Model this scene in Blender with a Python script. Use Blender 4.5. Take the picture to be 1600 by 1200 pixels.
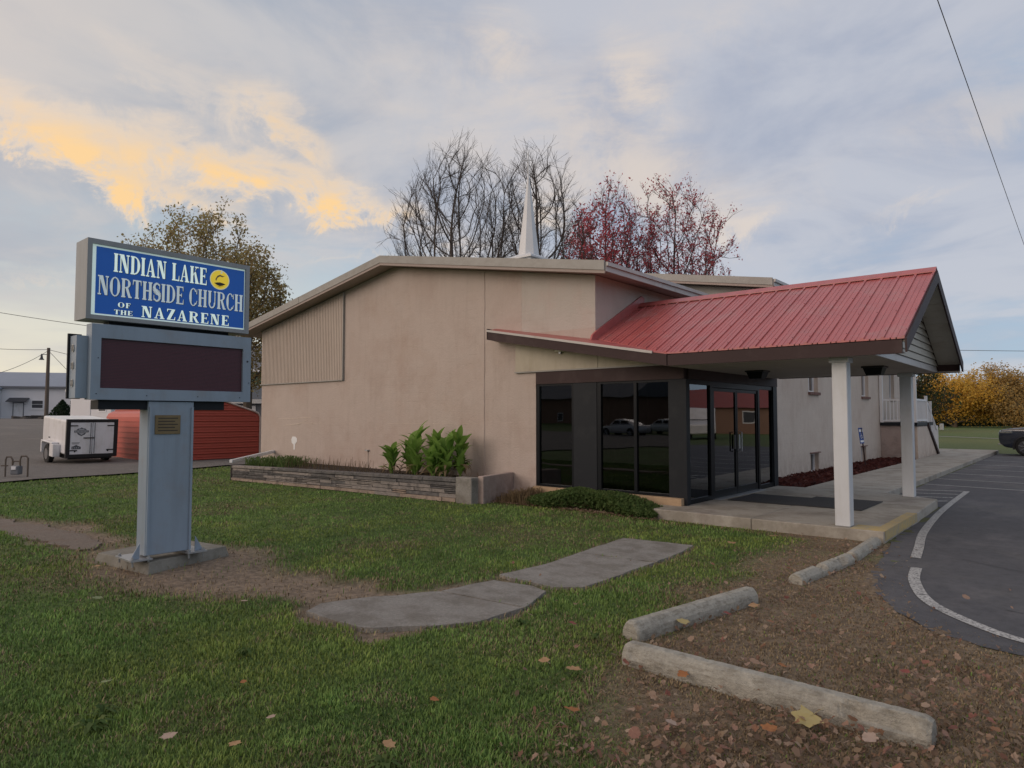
import bpy, bmesh, math, random
import numpy as np
from mathutils import Vector, Matrix, Euler
from mathutils import noise as mnoise
R_ = math.radians
for o in list(bpy.data.objects): bpy.data.objects.remove(o)
scene = bpy.context.scene
COL = scene.collection
rnd = random.Random(7)
npr = np.random.default_rng(5)

# ------------------------------------------------------------------ camera
cam = bpy.data.cameras.new('camera'); cam_o = bpy.data.objects.new('camera', cam); COL.objects.link(cam_o)
cam.sensor_width = 36; cam.lens = 36*1050/1600; cam.clip_end = 3000; cam.clip_start = .05
cam_o.location = (0, 0, 1.7); cam_o.rotation_euler = (R_(92.73), 0, R_(40.6))
scene.camera = cam_o
YAW = R_(40.6)
def ground_dir(px):                       # horizontal direction seen at a picture column
    a = (px-800)/1050
    v = Vector((-math.sin(YAW)+a*math.cos(YAW), math.cos(YAW)+a*math.sin(YAW), 0)); return v

# ------------------------------------------------------------------ light
SUN_EL, SUN_AZ = 16.0, 205.0             # azimuth clockwise from +Y: the sunset is behind the camera, to the left
sun = bpy.data.lights.new('sun', 'SUN'); sun.energy = 0.85; sun.angle = R_(35); sun.color = (1.0, .87, .78)
sun_o = bpy.data.objects.new('sun', sun); COL.objects.link(sun_o)
sd = Vector((math.sin(R_(SUN_AZ))*math.cos(R_(SUN_EL)), math.cos(R_(SUN_AZ))*math.cos(R_(SUN_EL)), math.sin(R_(SUN_EL))))
sun_o.rotation_euler = sd.to_track_quat('Z', 'Y').to_euler()
sun_o.location = sd*60

def lin(c): return tuple((x/255/12.92 if x/255 <= .04045 else ((x/255+.055)/1.055)**2.4) for x in c)

def build_world():
    w = bpy.data.worlds.new('World'); scene.world = w; w.use_nodes = True
    nt = w.node_tree; N = nt.nodes; L = nt.links; N.clear()
    out = N.new('ShaderNodeOutputWorld'); bg = N.new('ShaderNodeBackground'); bg.inputs['Strength'].default_value = .1
    L.new(bg.outputs[0], out.inputs[0])
    tc = N.new('ShaderNodeTexCoord')
    sky = N.new('ShaderNodeTexSky'); sky.sky_type = 'NISHITA'; sky.sun_disc = False
    sky.sun_elevation = R_(SUN_EL); sky.sun_rotation = R_(SUN_AZ)
    def m(op, a, b=None, c=None, clamp=False):
        n = N.new('ShaderNodeMath'); n.operation = op; n.use_clamp = clamp
        for i, v in enumerate((a, b, c)):
            if v is None: continue
            if isinstance(v, (int, float)): n.inputs[i].default_value = v
            else: L.new(v, n.inputs[i])
        return n.outputs[0]
    def mixc(f, a, b):
        n = N.new('ShaderNodeMix'); n.data_type = 'RGBA'
        for i, v in ((0, f), (6, a), (7, b)):
            if isinstance(v, (int, float)): n.inputs[i].default_value = v
            elif isinstance(v, tuple): n.inputs[i].default_value = (*v, 1)
            else: L.new(v, n.inputs[i])
        return n.outputs[2]
    def smooth(x, lo, hi):
        n = N.new('ShaderNodeMapRange'); n.interpolation_type = 'SMOOTHSTEP'
        L.new(x, n.inputs[0]); n.inputs[1].default_value = lo; n.inputs[2].default_value = hi
        return n.outputs[0]
    sx = N.new('ShaderNodeSeparateXYZ'); L.new(tc.outputs['Generated'], sx.inputs[0])
    x, y, z = sx.outputs
    az = m('ARCTAN2', m('MULTIPLY', x, -1), y)           # radians to the left of +Y
    el = m('ARCSINE', z)
    # cloud sheet coordinates
    zz = m('MAXIMUM', m('ADD', z, .14), .05)
    cx = m('DIVIDE', x, zz); cy = m('DIVIDE', y, zz)
    cv = N.new('ShaderNodeCombineXYZ'); L.new(cx, cv.inputs[0]); L.new(cy, cv.inputs[1])
    def noise(scale, detail, rough, vec, off=0.0, dist=0.0):
        n = N.new('ShaderNodeTexNoise'); n.inputs['Scale'].default_value = scale; n.inputs['Detail'].default_value = detail
        n.inputs['Roughness'].default_value = rough; n.inputs['Distortion'].default_value = dist
        mp = N.new('ShaderNodeMapping'); mp.inputs['Location'].default_value = (off, off*.7, off*.3)
        L.new(vec, mp.inputs[0]); L.new(mp.outputs[0], n.inputs['Vector']); return n.outputs['Fac']
    n_big = noise(.55, 5, .55, cv.outputs[0], 3.1, .25)
    n_mid = noise(1.6, 6, .58, cv.outputs[0], 7.7, .4)
    n_fine = noise(11.0, 10, .68, tc.outputs['Generated'], 1.3, .6)
    # clear blue between the clouds: blend by azimuth and height
    left = smooth(az, .45, 1.35)
    low = mixc(left, lin((160, 179, 198)), lin((226, 217, 196)))
    blue = mixc(smooth(el, .0, .33), low, mixc(left, lin((156, 178, 202)), lin((168, 186, 199))))
    grey = mixc(left, lin((184, 187, 197)), lin((194, 191, 190)))
    dense = mixc(left, lin((162, 169, 186)), lin((164, 171, 182)))
    cover = smooth(m('ADD', m('ADD', m('MULTIPLY', n_big, .6), m('MULTIPLY', n_mid, .4)), m('MULTIPLY', smooth(el, .05, .5), .22)), .47, .66)
    body = mixc(smooth(n_mid, .36, .62), dense, grey)
    c = mixc(cover, blue, body)
    # sunset-lit cloud banks: (azimuth, elevation, half length, half height, tilt, strength)
    def azel(px, py):
        a = (px-800)/1050; b = (600-py)/1050; P = R_(2.73)
        f = Vector((-math.sin(YAW)*math.cos(P), math.cos(YAW)*math.cos(P), math.sin(P)))
        r = Vector((math.cos(YAW), math.sin(YAW), 0)); u = Vector((math.sin(YAW)*math.sin(P), -math.cos(YAW)*math.sin(P), math.cos(P)))
        d = (f+a*r+b*u).normalized(); return math.atan2(-d.x, d.y), math.asin(d.z)
    warp1 = m('MULTIPLY', m('SUBTRACT', n_fine, .5), .34)
    warp2 = m('MULTIPLY', m('SUBTRACT', noise(4.0, 7, .6, tc.outputs['Generated'], 9.2, .3), .5), .16)
    A = m('ADD', az, warp2); E_ = m('ADD', el, m('MULTIPLY', warp1, .5))
    def patches(lst):
        tot = None
        for (px, py, sl, sh, tilt, s) in lst:
            a0, e0 = azel(px, py); t = R_(tilt)
            da = m('MULTIPLY', m('SUBTRACT', A, a0), -math.cos(e0)); de = m('SUBTRACT', E_, e0)
            p = m('ADD', m('MULTIPLY', da, math.cos(t)), m('MULTIPLY', de, -math.sin(t)))
            q = m('ADD', m('MULTIPLY', da, math.sin(t)), m('MULTIPLY', de, math.cos(t)))
            d = m('ADD', m('POWER', m('ABSOLUTE', m('DIVIDE', p, sl/1050)), 2), m('POWER', m('ABSOLUTE', m('DIVIDE', q, sh/1050)), 2))
            g = m('MULTIPLY', m('EXPONENT', m('MULTIPLY', d, -1)), s)
            tot = g if tot is None else m('ADD', tot, g)
        return tot
    gold = patches([(60, 205, 130, 36, 18, 1.0), (150, 270, 110, 26, 18, .8), (235, 290, 120, 16, 12, .85), (330, 262, 210, 36, 5, .75),
                    (440, 285, 150, 30, 10, 1.15), (545, 310, 80, 22, 14, .95), (420, 165, 80, 36, 35, .55), (480, 205, 60, 26, 30, .45),
                    (690, 385, 110, 26, 0, .5), (860, 325, 70, 50, 0, .5), (540, 405, 70, 7, 3, .45), (60, 440, 60, 8, 5, .25)])
    halo = patches([(1000, 110, 60, 40, 55, .50), (770, 50, 50, 46, 50, .35), (1160, 345, 70, 24, -12, .40), (1410, 325, 60, 12, -18, .40),
                    (1560, 150, 90, 50, -30, .32), (940, 210, 180, 90, 30, .42), (290, 150, 130, 40, 15, .42),
                    (1130, 20, 160, 60, 0, .28), (620, 60, 160, 70, 20, .25), (1060, 300, 120, 60, 20, .38), (150, 60, 200, 50, 5, .15), (1340, 230, 120, 50, -25, .24), (700, 230, 150, 60, 20, .32)])
    st = N.new('ShaderNodeMapping'); st.inputs['Rotation'].default_value = (0, R_(12), R_(20)); st.inputs['Scale'].default_value = (3.0, 3.0, 11.0); L.new(tc.outputs['Generated'], st.inputs[0])
    n_str = noise(1.5, 9, .62, st.outputs[0], 4.4, .7)
    tex = smooth(m('ADD', m('MULTIPLY', n_str, .55), m('MULTIPLY', n_fine, .45)), .36, .64)
    g3 = m('MULTIPLY', halo, m('ADD', m('MULTIPLY', tex, .8), .2))
    g2 = m('MULTIPLY', gold, m('ADD', m('MULTIPLY', tex, .85), .16))
    c = mixc(m('MULTIPLY', smooth(m('ADD', g2, g3), .0, .62), .74, clamp=True), c, lin((222, 207, 192)))
    c = mixc(m('MULTIPLY', smooth(m('MULTIPLY', g2, m('ADD', m('MULTIPLY', smooth(n_fine, .35, .65), .55), .62)), .08, 1.5), .97, clamp=True), c, lin((247, 206, 146)))
    # the glow of the sunset itself, low behind the camera
    s0 = m('ADD', m('ADD', m('MULTIPLY', x, sd.x), m('MULTIPLY', y, sd.y)), m('MULTIPLY', z, sd.z))
    glow = m('MULTIPLY', smooth(s0, .1, 1.0), .75)
    c = mixc(glow, c, (.92, .68, .52))
    sc = N.new('ShaderNodeVectorMath'); sc.operation = 'SCALE'; L.new(c, sc.inputs[0]); sc.inputs['Scale'].default_value = 9.2
    c = mixc(.93, sky.outputs[0], sc.outputs[0])
    L.new(c, bg.inputs[0])
    w.cycles.sampling_method = 'AUTOMATIC'
build_world()
vs = scene.view_settings
vs.view_transform = 'Standard'; vs.look = 'None'; vs.exposure = 0.3; vs.gamma = 1.0
scene.render.engine = 'CYCLES'

# ------------------------------------------------------------------ helpers
def mat(name, col, rough=.7, col2=None, scale=6, var=.5, bump=0, bscale=40, metal=0, spec=.4, emis=None, estr=0, attr=None, detail=6, dirt=None, dscale=1.2, stretch=None, coat=0):
    m = bpy.data.materials.new(name); m.use_nodes = True
    nt = m.node_tree; N = nt.nodes; L = nt.links
    b = N['Principled BSDF']; b.inputs['Roughness'].default_value = rough; b.inputs['Metallic'].default_value = metal
    b.inputs['Specular IOR Level'].default_value = spec; b.inputs['Coat Weight'].default_value = coat
    geo = N.new('ShaderNodeNewGeometry'); vec = geo.outputs['Position']
    if stretch:
        mp = N.new('ShaderNodeMapping'); mp.inputs['Scale'].default_value = stretch; L.new(vec, mp.inputs[0]); vec = mp.outputs[0]
    def noise(s, d=6, r=.6):
        n = N.new('ShaderNodeTexNoise'); n.inputs['Scale'].default_value = s; n.inputs['Detail'].default_value = d; n.inputs['Roughness'].default_value = r
        L.new(vec, n.inputs['Vector']); return n.outputs['Fac']
    def ramp(f, lo, hi):
        n = N.new('ShaderNodeMapRange'); L.new(f, n.inputs[0]); n.inputs[1].default_value = lo; n.inputs[2].default_value = hi; return n.outputs[0]
    def mix(f, a, b_):
        n = N.new('ShaderNodeMix'); n.data_type = 'RGBA'
        for i, v in ((0, f), (6, a), (7, b_)):
            if isinstance(v, (int, float)): n.inputs[i].default_value = v
            elif isinstance(v, tuple): n.inputs[i].default_value = (*v, 1)
            else: L.new(v, n.inputs[i])
        return n.outputs[2]
    if col2 is None: col2 = tuple(c*.8 for c in col)
    if attr:
        a = N.new('ShaderNodeAttribute'); a.attribute_name = attr; base = a.outputs['Color']
        d2 = N.new('ShaderNodeMix'); d2.data_type = 'RGBA'; d2.blend_type = 'MULTIPLY'; d2.inputs[0].default_value = 1
        L.new(base, d2.inputs[6]); L.new(mix(ramp(noise(scale, detail), .3, .7), (1-var*.5,)*3, (1+var*.5,)*3), d2.inputs[7]); c = d2.outputs[2]
    else:
        c = mix(ramp(noise(scale, detail), .3, .7), col, tuple(col[i]*(1-var)+col2[i]*var for i in range(3)))
        c = mix(ramp(noise(scale*.17, 3), .35, .65), c, mix(.4, c, col2))
    if dirt:
        c = mix(ramp(noise(dscale, 8, .65), .52, .72), c, dirt)
    L.new(c, b.inputs['Base Color'])
    if bump:
        bp = N.new('ShaderNodeBump'); bp.inputs['Strength'].default_value = bump; bp.inputs['Distance'].default_value = .02
        L.new(noise(bscale, 8, .65), bp.inputs['Height']); L.new(bp.outputs[0], b.inputs['Normal'])
    if emis:
        b.inputs['Emission Color'].default_value = (*emis, 1); b.inputs['Emission Strength'].default_value = estr
    m['n'] = 1
    return m

def add_courses(m, axis):
    nt = m.node_tree; N = nt.nodes; L = nt.links; b = N['Principled BSDF']
    geo = N.new('ShaderNodeNewGeometry'); sp = N.new('ShaderNodeSeparateXYZ'); L.new(geo.outputs['Position'], sp.inputs[0]); cb = N.new('ShaderNodeCombineXYZ')
    L.new(sp.outputs[axis], cb.inputs[0]); L.new(sp.outputs[2], cb.inputs[1])
    def noise(vec, sc, d, off=0, scl=None):
        mp = N.new('ShaderNodeMapping'); mp.inputs['Location'].default_value = (off, off, off); mp.inputs['Scale'].default_value = scl or (1,1,1); L.new(vec, mp.inputs[0])
        n = N.new('ShaderNodeTexNoise'); n.inputs['Scale'].default_value = sc; n.inputs['Detail'].default_value = d; n.inputs['Roughness'].default_value = .65; L.new(mp.outputs[0], n.inputs['Vector']); return n.outputs['Fac']
    def mr(x, a, b_, c=0, d=1):
        n = N.new('ShaderNodeMapRange'); L.new(x, n.inputs[0]); n.inputs[1].default_value = a; n.inputs[2].default_value = b_; n.inputs[3].default_value = c; n.inputs[4].default_value = d; return n.outputs[0]
    def mt(op, a, b_):
        n = N.new('ShaderNodeMath'); n.operation = op
        for i, v in enumerate((a, b_)):
            if isinstance(v, (int, float)): n.inputs[i].default_value = v
            else: L.new(v, n.inputs[i])
        return n.outputs[0]
    br = N.new('ShaderNodeTexBrick'); br.inputs['Scale'].default_value = 1; br.inputs['Brick Width'].default_value = .41; br.inputs['Row Height'].default_value = .205; br.inputs['Mortar Size'].default_value = .006; br.inputs['Mortar Smooth'].default_value = 1
    L.new(cb.outputs[0], br.inputs['Vector'])
    line = mt('MULTIPLY', br.outputs['Fac'], mr(noise(geo.outputs['Position'], 1.3, 4, 7), .42, .62))
    streak = mr(noise(geo.outputs['Position'], 2.2, 7, 3, (3.2,3.2,.35)), .50, .72)
    blot = mr(noise(geo.outputs['Position'], .9, 8, 11), .50, .66)
    foot = mt('MULTIPLY', mr(sp.outputs[2], .75, .0), mr(noise(geo.outputs['Position'], 5, 8, 5), .40, .62))
    src = b.inputs['Base Color'].links[0].from_socket
    def mul(src, fac, col):
        n = N.new('ShaderNodeMix'); n.data_type = 'RGBA'; n.blend_type = 'MULTIPLY'; L.new(fac, n.inputs[0]); L.new(src, n.inputs[6]); n.inputs[7].default_value = (*col, 1); return n.outputs[2]
    c = mul(src, mt('MULTIPLY', streak, .5), (.86,.84,.82)); c = mul(c, mt('MULTIPLY', blot, .7), (.90,.86,.84)); c = mul(c, mt('MULTIPLY', foot, .8), (.68,.62,.58)); c = mul(c, mt('MULTIPLY', line, .28), (.80,.78,.76))
    L.new(c, b.inputs['Base Color'])
    bp = N.new('ShaderNodeBump'); bp.inputs['Strength'].default_value = .8; bp.inputs['Distance'].default_value = .012
    h = mt('ADD', mt('MULTIPLY', noise(geo.outputs['Position'], 26, 9, 2), 1.0), mt('ADD', mt('MULTIPLY', noise(geo.outputs['Position'], 4, 4, 9), 1.4), mt('MULTIPLY', line, -.25)))
    L.new(h, bp.inputs['Height']); L.new(bp.outputs[0], b.inputs['Normal'])
def add_streaks(m, scl, col, amt=.8, lo=.45, hi=.68):
    nt = m.node_tree; N = nt.nodes; L = nt.links; b = N['Principled BSDF']; geo = N.new('ShaderNodeNewGeometry')
    mp = N.new('ShaderNodeMapping'); mp.inputs['Scale'].default_value = scl; L.new(geo.outputs['Position'], mp.inputs[0])
    n = N.new('ShaderNodeTexNoise'); n.inputs['Scale'].default_value = 1; n.inputs['Detail'].default_value = 9; n.inputs['Roughness'].default_value = .65; L.new(mp.outputs[0], n.inputs['Vector'])
    r = N.new('ShaderNodeMapRange'); L.new(n.outputs['Fac'], r.inputs[0]); r.inputs[1].default_value = lo; r.inputs[2].default_value = hi; r.inputs[4].default_value = amt
    x = N.new('ShaderNodeMix'); x.data_type = 'RGBA'; x.blend_type = 'MULTIPLY'; L.new(r.outputs[0], x.inputs[0]); L.new(b.inputs['Base Color'].links[0].from_socket, x.inputs[6]); x.inputs[7].default_value = (*col, 1); L.new(x.outputs[2], b.inputs['Base Color'])
class MB:
    def __init__(s): s.v = []; s.f = []; s.fm = []; s.m = 0
    def face(s, pts):
        i = len(s.v); s.v += [tuple(p) for p in pts]; s.f.append(tuple(range(i, i+len(pts)))); s.fm.append(s.m)
    def mesh(s, vs, fs):
        i = len(s.v); s.v += [tuple(p) for p in vs]
        for f in fs: s.f.append(tuple(i+k for k in f)); s.fm.append(s.m)
    def box(s, a, b, M=None, j=0):
        x0, y0, z0 = a; x1, y1, z1 = b
        x0, x1 = min(x0, x1), max(x0, x1); y0, y1 = min(y0, y1), max(y0, y1); z0, z1 = min(z0, z1), max(z0, z1)
        vs = [(x0,y0,z0),(x1,y0,z0),(x1,y1,z0),(x0,y1,z0),(x0,y0,z1),(x1,y0,z1),(x1,y1,z1),(x0,y1,z1)]
        if j: vs = [tuple(c+rnd.uniform(-j, j) for c in v) for v in vs]
        if M: vs = [tuple(M @ Vector(v)) for v in vs]
        s.mesh(vs, [(0,3,2,1),(4,5,6,7),(0,1,5,4),(1,2,6,5),(2,3,7,6),(3,0,4,7)]); return s
    def prism(s, poly, vec, M=None):
        n = len(poly); vec = Vector(vec); a = [Vector(p) for p in poly]; b = [p+vec for p in a]
        vs = a+b
        if M: vs = [M @ v for v in vs]
        nrm = Vector((0,0,0))
        for i in range(n): nrm += a[i].cross(a[(i+1) % n])
        fs = [tuple(range(n)), tuple(range(2*n-1, n-1, -1))]+[((i+1) % n, i, n+i, n+(i+1) % n) for i in range(n)]
        if nrm.dot(vec) > 0: fs = [tuple(reversed(f)) for f in fs]
        s.mesh(vs, fs); return s
    def tube(s, pts, rad, k=8, cap=True):
        pts = [Vector(p) for p in pts]
        if not hasattr(rad, '__len__'): rad = [rad]*len(pts)
        rings = []; up = None
        for i, p in enumerate(pts):
            d = (pts[min(i+1, len(pts)-1)]-pts[max(i-1, 0)])
            if d.length < 1e-9: d = Vector((0,0,1))
            d.normalize()
            if up is None: up = d.orthogonal().normalized()
            up = (up-d*up.dot(d)); up = up.normalized() if up.length > 1e-6 else d.orthogonal().normalized()
            w = d.cross(up)
            rings.append([p+(up*math.cos(2*math.pi*j/k)+w*math.sin(2*math.pi*j/k))*rad[i] for j in range(k)])
        fs = []
        for i in range(len(pts)-1):
            for j in range(k):
                fs.append((i*k+j, i*k+(j+1) % k, (i+1)*k+(j+1) % k, (i+1)*k+j))
        if cap: fs.append(tuple(range(k-1, -1, -1))); fs.append(tuple((len(pts)-1)*k+j for j in range(k)))
        s.mesh([v for r in rings for v in r], fs); return s
    def build(s, name, m, parent=None, bevel=0, smooth=False, segs=1):
        me = bpy.data.meshes.new(name)
        off = Vector((0,0,0)); q = None
        if parent is not None:
            q = (WM.get(parent.name) or Matrix()).inverted()
            vs = [tuple(q @ Vector(v)) for v in s.v]
        else: vs = s.v
        me.from_pydata(vs, [], s.f)
        for k in (m if isinstance(m, (list, tuple)) else [m]): me.materials.append(k)
        if isinstance(m, (list, tuple)): me.polygons.foreach_set('material_index', s.fm)
        if bevel:
            bm = bmesh.new(); bm.from_mesh(me)
            bmesh.ops.remove_doubles(bm, verts=bm.verts, dist=1e-6)
            bmesh.ops.bevel(bm, geom=[e for e in bm.edges if len(e.link_faces) == 2 and e.calc_face_angle(0) > .5], offset=bevel, segments=segs, affect='EDGES', profile=.5, clamp_overlap=True)
            bm.to_mesh(me); bm.free()
        if smooth: me.polygons.foreach_set('use_smooth', [True]*len(me.polygons))
        me.update()
        o = bpy.data.objects.new(name, me); COL.objects.link(o)
        if parent is not None: o.parent = parent
        if parent is not None: WM[o.name] = WM.get(parent.name) or Matrix()
        return o
WM = {}
def thing(name, label, cat, loc=(0,0,0), rz=0, group=None, kind=None):
    o = bpy.data.objects.new(name, None); COL.objects.link(o); o.location = loc; o.rotation_euler = (0,0,rz)
    o.empty_display_size = .2
    o['label'] = label; o['category'] = cat
    if group: o['group'] = group
    if kind: o['kind'] = kind
    WM[o.name] = Matrix.Translation(Vector(loc)) @ Matrix.Rotation(rz, 4, 'Z')
    return o
def tag(o, label=None, cat=None, group=None, kind=None):
    if label: o['label'] = label
    if cat: o['category'] = cat
    if group: o['group'] = group
    if kind: o['kind'] = kind
    return o
def copy_tree(o, parent=None):
    c = o.copy(); COL.objects.link(c)
    if parent is not None: c.parent = parent
    for ch in list(o.children): copy_tree(ch, c)
    return c
def B(a, b): return MB().box(a, b)
def spread(a, b, n): return [a+(b-a)*i/(n-1) for i in range(n)]

# ------------------------------------------------------------------ materials
M = {}
M['stucco'] = mat('stucco', (.50,.42,.375), .9, col2=(.45,.38,.34), scale=2.2, var=.6, bump=.35, bscale=45, dirt=(.45,.36,.31), dscale=.8)
M['stucco_grey'] = mat('stucco_grey', (.50,.46,.42), .9, col2=(.46,.42,.38), scale=2, var=.6, bump=.3, bscale=40, dirt=(.50,.42,.38), dscale=1.3)
M['stucco_side'] = mat('stucco_side', (.64,.555,.475), .9, col2=(.57,.49,.42), scale=2.4, var=.6, bump=.5, bscale=30, dirt=(.56,.47,.40), dscale=1.1)
M['stem'] = mat('stem', (.45,.37,.34), .9, scale=5, bump=.5, bscale=30, dirt=(.3,.26,.24), dscale=3)
M['siding_metal'] = mat('siding_metal', (.52,.44,.38), .5, scale=3, var=.3, dirt=(.47,.39,.33), dscale=1.5)
M['trim_tan'] = mat('trim_tan', (.33,.32,.30), .45, scale=3, var=.4, dirt=(.27,.255,.235), dscale=2)
M['trim_light'] = mat('trim_light', (.50,.48,.46), .4, scale=3, var=.3, dirt=(.38,.33,.30), dscale=3)
M['soffit'] = mat('soffit', (.36,.29,.26), .6, scale=4, var=.4)
M['brown'] = mat('brown', (.058,.038,.038), .55, scale=4, var=.4, dirt=(.078,.055,.054), dscale=2, spec=.12)
M['slate'] = mat('slate', (.022,.025,.030), .45, scale=4, var=.3, dirt=(.030,.033,.037), dscale=2.5, spec=.12)
M['frame'] = mat('frame', (.010,.012,.015), .35, scale=4, var=.3, spec=.12)
M['red_metal'] = mat('red_metal', (.45,.10,.095), .38, col2=(.42,.12,.115), scale=1.2, var=.6, spec=.6, dirt=(.41,.17,.16), dscale=2.0)
M['white_metal'] = mat('white_metal', (.66,.68,.70), .4, scale=5, var=.2)
M['white_paint'] = mat('white_paint', (.64,.67,.70), .5, scale=5, var=.15, bump=.04, dirt=(.58,.60,.61), dscale=2.5)
M['vinyl'] = mat('vinyl', (.80,.81,.82), .4, scale=5, var=.15)
M['panel_tan'] = mat('panel_tan', (.50,.45,.36), .7, scale=4, var=.4, dirt=(.42,.37,.30), dscale=2)
M['gable_board'] = mat('gable_board', (.52,.50,.44), .6, scale=4, var=.4, dirt=(.40,.36,.30), dscale=3)
M['ceiling'] = mat('ceiling', (.42,.38,.33), .7, scale=3, var=.4, dirt=(.34,.30,.26), dscale=1)
M['concrete'] = mat('concrete', (.43,.405,.355), .9, col2=(.34,.32,.28), scale=3, var=.8, bump=.3, bscale=60, dirt=(.26,.23,.20), dscale=1.4)
M['concrete_old'] = mat('concrete_old', (.38,.36,.33), .95, col2=(.24,.23,.21), scale=38, var=.9, bump=1, bscale=90, dirt=(.25,.23,.205), dscale=2.5)
M['stop_block'] = mat('stop_block', (.54,.52,.45), .95, col2=(.36,.345,.30), scale=34, var=1, bump=1.0, bscale=90, dirt=(.27,.255,.22), dscale=6)
M['path'] = mat('path', (.26,.22,.185), .95, col2=(.17,.14,.115), scale=22, var=1, bump=1, bscale=70, dirt=(.20,.135,.095), dscale=2)
M['footing'] = mat('footing', (.27,.26,.225), .9, col2=(.20,.19,.165), scale=20, var=1, bump=.5, bscale=60, dirt=(.15,.14,.11), dscale=3)
M['yellow'] = mat('yellow', (.55,.40,.14), .85, col2=(.38,.33,.22), scale=9, var=1, bump=.3, dirt=(.33,.30,.24), dscale=6)
M['mat_rubber'] = mat('mat_rubber', (.04,.041,.045), .8, scale=60, var=.5, bump=.3, bscale=200)
M['sign_metal'] = mat('sign_metal', (.27,.335,.415), .42, col2=(.245,.305,.375), scale=3, var=.4, dirt=(.26,.29,.33), dscale=3)
M['sign_frame'] = mat('sign_frame', (.30,.32,.34), .4, scale=3, var=.3)
M['led'] = mat('led', (.120,.040,.055), .5, scale=300, var=.6, spec=.4)
M['blue_face'] = mat('blue_face', (.008,.06,.30), .3, col2=(.008,.08,.36), scale=2, var=.6, emis=(.008,.085,.36), estr=.22)
M['white_face'] = mat('white_face', (.72,.80,.78), .3, scale=3, var=.2, emis=(.72,.92,.86), estr=.25)
M['white_letter'] = mat('white_letter', (.72,.80,.78), .3, scale=3, var=.2, emis=(.80,1,.90), estr=.34)
M['grey_letter'] = mat('grey_letter', (.60,.66,.70), .3, scale=3, var=.2, emis=(.72,.86,.88), estr=.20)
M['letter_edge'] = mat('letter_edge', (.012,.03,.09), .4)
M['logo_yellow'] = mat('logo_yellow', (.75,.55,.02), .3, col2=(.70,.60,.10), scale=14, var=1, emis=(.9,.62,.02), estr=.30)
M['logo_edge'] = mat('logo_edge', (.70,.72,.50), .3, emis=(.8,.8,.5), estr=.2)
M['logo_dark'] = mat('logo_dark', (.03,.025,.02), .5)
M['brass'] = mat('brass', (.23,.17,.09), .4, col2=(.17,.12,.06), scale=10, var=.8, metal=.5)
M['galv'] = mat('galv', (.42,.44,.46), .4, metal=.6, scale=10, var=.5)
M['dark_hole'] = mat('dark_hole', (.03,.03,.03), .7)
M['asphalt'] = mat('asphalt', (.080,.081,.089), .9, col2=(.108,.108,.116), scale=2.5, var=.9, bump=.5, bscale=140, dirt=(.125,.122,.12), dscale=.45)
M['paint_line'] = mat('paint_line', (.62,.62,.60), .8, col2=(.35,.35,.34), scale=25, var=1, bump=.3, bscale=120, dirt=(.15,.15,.15), dscale=9)
M['gravel'] = mat('gravel', (.21,.195,.18), .95, col2=(.14,.13,.12), scale=12, var=1, bump=1, bscale=60, dirt=(.22,.20,.18), dscale=.4, detail=10)
M['ground'] = mat('ground', (.1,.1,.1), .95, attr='Col', scale=16, var=.9, bump=1, bscale=60)
M['blade'] = mat('blade', (.1,.1,.1), .75, attr='Col', scale=1.3, var=.45, spec=.2)
M['bark_grey'] = mat('bark_grey', (.085,.07,.062), .9, scale=8, var=.6)
M['bark_brown'] = mat('bark_brown', (.095,.075,.055), .9, scale=8, var=.6)
M['bark_red'] = mat('bark_red', (.10,.062,.062), .9, scale=8, var=.6)
M['stone_grey'] = mat('stone_grey', (.34,.30,.27), .9, col2=(.21,.19,.18), scale=10, var=.9, bump=1, bscale=30, dirt=(.06,.058,.056), dscale=4)
M['stone_tan'] = mat('stone_tan', (.42,.33,.26), .9, col2=(.25,.20,.17), scale=9, var=.9, bump=1, bscale=30, dirt=(.14,.11,.09), dscale=4)
M['stone_dark'] = mat('stone_dark', (.20,.19,.185), .9, col2=(.07,.068,.068), scale=10, var=.9, bump=1, bscale=30, dirt=(.19,.17,.16), dscale=4)
M['stone_sill'] = mat('stone_sill', (.50,.37,.23), .85, col2=(.40,.28,.18), scale=8, var=.9, bump=.6, bscale=30)
M['mortar'] = mat('mortar', (.05,.045,.042), .95, scale=8, bump=.5)
M['brick_sill'] = mat('brick_sill', (.22,.13,.11), .9, scale=9, var=.8, bump=.5)
M['soil'] = mat('soil', (.055,.04,.03), .95, col2=(.03,.024,.02), scale=20, var=1, bump=1, bscale=50)
M['mulch_base'] = mat('mulch_base', (.09,.028,.024), .95, col2=(.05,.018,.016), scale=25, var=1, bump=1, bscale=50)
M['red_shed'] = mat('red_shed', (.52,.115,.085), .42, scale=2, var=.4)
M['shed_trim'] = mat('shed_trim', (.55,.45,.40), .5)
M['trailer_white'] = mat('trailer_white', (.76,.76,.78), .35, scale=3, var=.2, coat=.2, dirt=(.58,.58,.58), dscale=2)
M['black_paint'] = mat('black_paint', (.02,.02,.023), .4)
M['rubber'] = mat('rubber', (.02,.02,.02), .85)
M['rim'] = mat('rim', (.35,.35,.37), .3, metal=.8)
M['decal'] = mat('decal', (.10,.11,.125), .5)
M['decal_light'] = mat('decal_light', (.5,.51,.53), .5)
M['far_white'] = mat('far_white', (.74,.74,.76), .7, scale=1, var=.3)
M['far_roof'] = mat('far_roof', (.25,.29,.36), .5, scale=1, var=.4)
M['far_dark'] = mat('far_dark', (.05,.055,.065), .5)
M['far_grey'] = mat('far_grey', (.16,.17,.19), .6)
M['far_green'] = mat('far_green', (.10,.20,.16), .6)
M['far_brick'] = mat('far_brick', (.28,.17,.12), .8)
M['pole_wood'] = mat('pole_wood', (.13,.105,.085), .9, scale=6, var=.6)
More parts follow.
